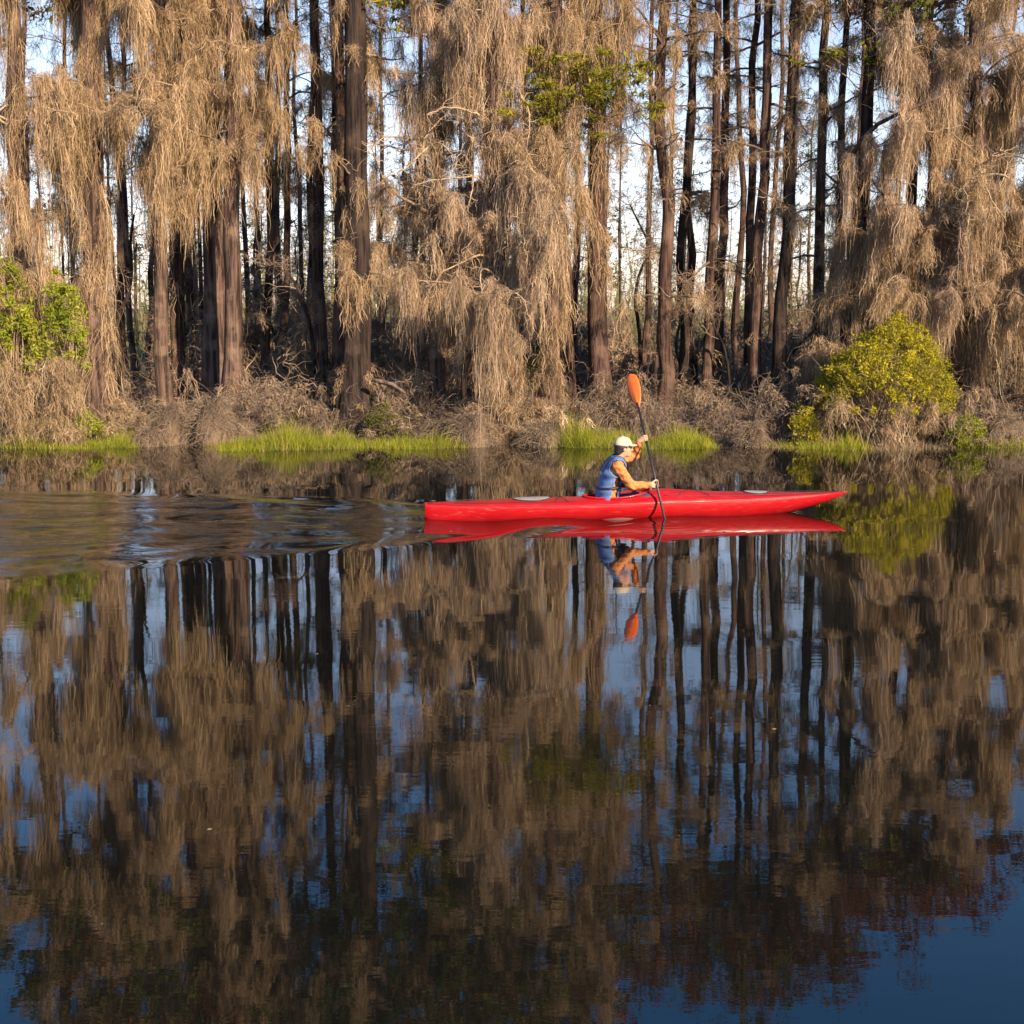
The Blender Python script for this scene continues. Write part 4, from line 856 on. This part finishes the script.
for sh, gr, side, pole in ((SN, HN, -1, (-.3, -.55, -.8)), (SF, HF, 1, (-.2, .7, -.9))):
    ax_, ts, tn, wr = hand_pose(gr, sh, side)
    el = elbow(sh, wr, .29, .255, pole); arms.append((sh, el, wr)); lo = -.034
    palm = [(wr, gr+ts*.030+tn*.012, .027, .022)]
    for f, off in enumerate((.033, .011, -.011, -.032)):                         # index .. little
        rF = (.0085, .009, .0085, .0075)[f]; Ls = (1, 1.08, 1.0, .82)[f]
        k0_ = gr+ax_*off+ts*.034+tn*.012; k1 = gr+ax_*off+tn*.027+ts*.008; k2 = gr+ax_*off-ts*.021*Ls+tn*.017; k3 = gr+ax_*off*.95-ts*.022*Ls-tn*.012*Ls
        palm.append((wr+ax_*off*.6, k0_, .016, .013)); fingers.append([(wr+ax_*off*.6, k0_, .014, .012), (k0_, k1, .0105, rF+.001), (k1, k2, rF+.001, rF), (k2, k3, rF, rF*.85)])
    t0_ = wr-ts*.02+ax_*.018-tn*.012; t1_ = gr+ax_*.045-tn*.024+ts*.014; t2_ = gr+ax_*.043-tn*.020-ts*.016
    fingers.append([(t0_, t1_, .014, .0105), (t1_, t2_, .0105, .0085)]); bones += palm
print('arms', arms)
def torso(P, gr=0.):
    d = cap(P, HIP+[0, 0, .02], HIP+[.02, 0, .14], .105+gr, .10+gr, (1, 1.45, 1))
    d = smin(d, cap(P, HIP+[.02, 0, .14], CH, .098+gr, .105+gr, (1, 1.45, 1)), .06)
    d = smin(d, cap(P, CH, CH+[.03, 0, .10], .108+gr, .085+gr, (1, 1.5, 1)), .06)
    return smin(d, cap(P, SN*.85+NK*.15, SF*.85+NK*.15, .055+gr, .055+gr), .07)
LEGS = [[np.array([-.40, s*.09, .15]), np.array([.05, s*.15, .225]), np.array([.52, s*.07, .06])] for s in (-1, 1)]
def head(P):
    d = ell(P, HD+[-.012, 0, .025], (.098, .076, .092)); d = smin(d, ell(P, HD+[.022, 0, -.035], (.068, .060, .080)), .03)
    d = smin(d, ell(P, HD+[.060, 0, -.088], (.026, .028, .022)), .03)               # chin
    d = smin(d, cap(P, HD+[.082, 0, .012], HD+[.108, 0, -.030], .009, .014), .012)   # nose
    d = smin(d, cap(P, HD+[.084, -.012, -.058], HD+[.084, .012, -.058], .008, .008), .010)  # lips
    d = smin(d, cap(P, HD+[.078, -.04, .026], HD+[.078, .04, .026], .010, .010), .015)  # brow
    for s in (-1, 1): d = smin(d, ell(P, HD+[-.006, s*.076, -.008], (.020, .010, .032)), .008)  # ears
    return d
def body(P):
    d = head(P); d = smin(d, cap(P, HD+[-.03, 0, -.05], NK-[0.01, 0, .03], .053, .058), .03); d = smin(d, torso(P), .04)
    for (sh, el, wr) in arms:
        d = smin(d, cap(P, sh, el, .048, .040), .03); d = smin(d, cap(P, el, wr, .041, .026), .02)
    for (a_, b_, ra, rb) in bones: d = smin(d, cap(P, a_, b_, ra, rb), .008)
    for ch in fingers:
        for (a_, b_, ra, rb) in ch: d = smin(d, cap(P, a_, b_, ra, rb), .003)
    for (h_, kn, an) in LEGS:
        d = smin(d, cap(P, h_, kn, .075, .055), .03); d = smin(d, cap(P, kn, an, .055, .038), .02); d = smin(d, cap(P, an, an+[.10, 0, .05], .036, .03), .02)
    return d
part('body', ML['skin'], pr, body, (-.62, -.48, -.02), (.68, .50, 1.02), .0065)
def shirt(P):
    d = torso(P, .008)
    for (sh, el, wr) in arms:
        d = smin(d, cap(P, sh, el, .069, .059), .03); d = smin(d, cap(P, el, el+(wr-el)*.90, .058, .040), .02)
    wr_ = .006*np.sin(P[..., 0]*55+P[..., 2]*70)*np.sin(P[..., 1]*40+P[..., 2]*25)
    d = d+wr_
    return np.maximum(d, -(np.linalg.norm(P-(NK+[.012, 0, .035]), axis=-1)-.062))
part('shirt', ML['shirt'], pr, shirt, (-.62, -.48, .02), (.35, .50, 1.02), .008)
def vest(P):
    d = torso(P, .037)
    arm = np.minimum(cap(P, SN-[.0, .0, .02], SN+np.array([.03, -.2, -.03]), .098, .13), cap(P, SF-[.0, .0, .02], SF+np.array([.03, .2, -.03]), .098, .13))
    d = np.maximum(d, -arm)
    side = np.maximum(np.abs(P[..., 0]-(HIP[0]+.03+(P[..., 2]-.17)*.25))-.042, P[..., 2]-.50)   # open sides
    d = np.maximum(d, -np.maximum(side, .10-np.abs(P[..., 1])))
    d = np.maximum(d, -(np.linalg.norm((P-(NK+[.03, 0, .045]))/np.array([1.1, 1, 1.2]), axis=-1)-.092))
    d = d-.004*np.cos(P[..., 2]*58)
    return np.maximum(d, .21-P[..., 2])
vs = part('life_vest', ML['vest'], pr, vest, (-.66, -.32, .17), (-.05, .32, .82), .008)
def belt(P): return np.maximum(torso(P, .043), np.abs(P[..., 2]-.37-.1*(P[..., 0]+.4))-.016)
part('waist_strap', ML['strap'], vs, belt, (-.66, -.32, .28), (-.1, .32, .46), .008)
def pocket(P): return np.maximum(np.abs(P[..., 0]+.205)-.035, np.maximum(np.abs(np.abs(P[..., 1])-.075)-.05, np.abs(P[..., 2]-.45)-.07))-.012
part('chest_pocket', ML['strap'], vs, pocket, (-.28, -.16, .35), (-.13, .16, .56), .007)
def straps(P): return np.maximum(torso(P, .044), np.maximum(np.abs(np.abs(P[..., 1])-.095)-.016, .56-P[..., 2]))
part('shoulder_strap', ML['strap'], vs, lambda P: np.maximum(straps(P), -vest(P)-.012), (-.66, -.32, .5), (-.05, .32, .84), .008)
def panel(P): return np.maximum(torso(P, .0415), np.maximum(np.abs(P[..., 1])-.075, np.maximum(np.abs(P[..., 2]-.545)-.022, P[..., 0]+.40)))
part('reflective_patch', ML['cap'], vs, panel, (-.66, -.32, .45), (-.3, .32, .64), .007)
def trousers(P):
    d = cap(P, HIP+[0, 0, .0], HIP+[.02, 0, .03], .108, .10, (1, 1.45, 1))
    for (h_, kn, an) in LEGS: d = smin(d, cap(P, h_, kn, .085, .066), .03); d = smin(d, cap(P, kn, an, .066, .05), .02)
    return d
part('trousers', ML['trouser'], pr, trousers, (-.62, -.28, -.02), (.62, .28, .36), .010)
def hair(P):
    d = ell(P, HD+[-.022, 0, .018], (.103, .087, .096)); d = np.maximum(d, -(ell(P, HD+[.07, 0, -.04], (.085, .10, .10))))
    d = smin(d, ell(P, HD+[-.072, 0, -.055], (.045, .062, .050)), .03)
    return d
part('hair', ML['hair'], pr, hair, (-.40, -.14, .72), (-.08, .14, .99), .005)
def cap_(P):
    Pt = P-HD; d = ell(Pt, [-.012, 0, .045], (.112, .094, .098)); d = np.maximum(d, .028-Pt[..., 2]-.10*Pt[..., 0])
    return smin(d, ell(Pt, [-.012, 0, .145], (.01, .01, .006)), .004)
cpo = part('cap', ML['cap'], pr, cap_, (-.40, -.14, .80), (-.02, .14, 1.06), .005)
def brim(P):
    Pt = P-HD; d = np.sqrt(((Pt[..., 0]-.045)/1.25)**2+Pt[..., 1]**2)-.098; zc = .050-.16*(Pt[..., 0]-.06)-1.6*Pt[..., 1]**2
    return np.maximum(np.maximum(d, np.abs(Pt[..., 2]-zc)-.006), .055-Pt[..., 0])
part('brim', ML['cap'], cpo, brim, (-.18, -.12, .83), (.02, .12, .96), .004)
def shades(P):
    Pt = P-HD; d = np.minimum(ell(Pt, [.083, -.034, .006], (.012, .028, .019)), ell(Pt, [.083, .034, .006], (.012, .028, .019)))
    d = np.minimum(d, cap(Pt, [.088, -.02, .010], [.088, .02, .010], .004, .004))
    for s in (-1, 1): d = np.minimum(d, cap(Pt, [.078, s*.062, .010], [-.005, s*.083, .008], .004, .004))
    return d
part('sunglasses', ML['strap'], pr, shades, (-.24, -.11, .80), (-.09, .11, .92), .004)
print('done')
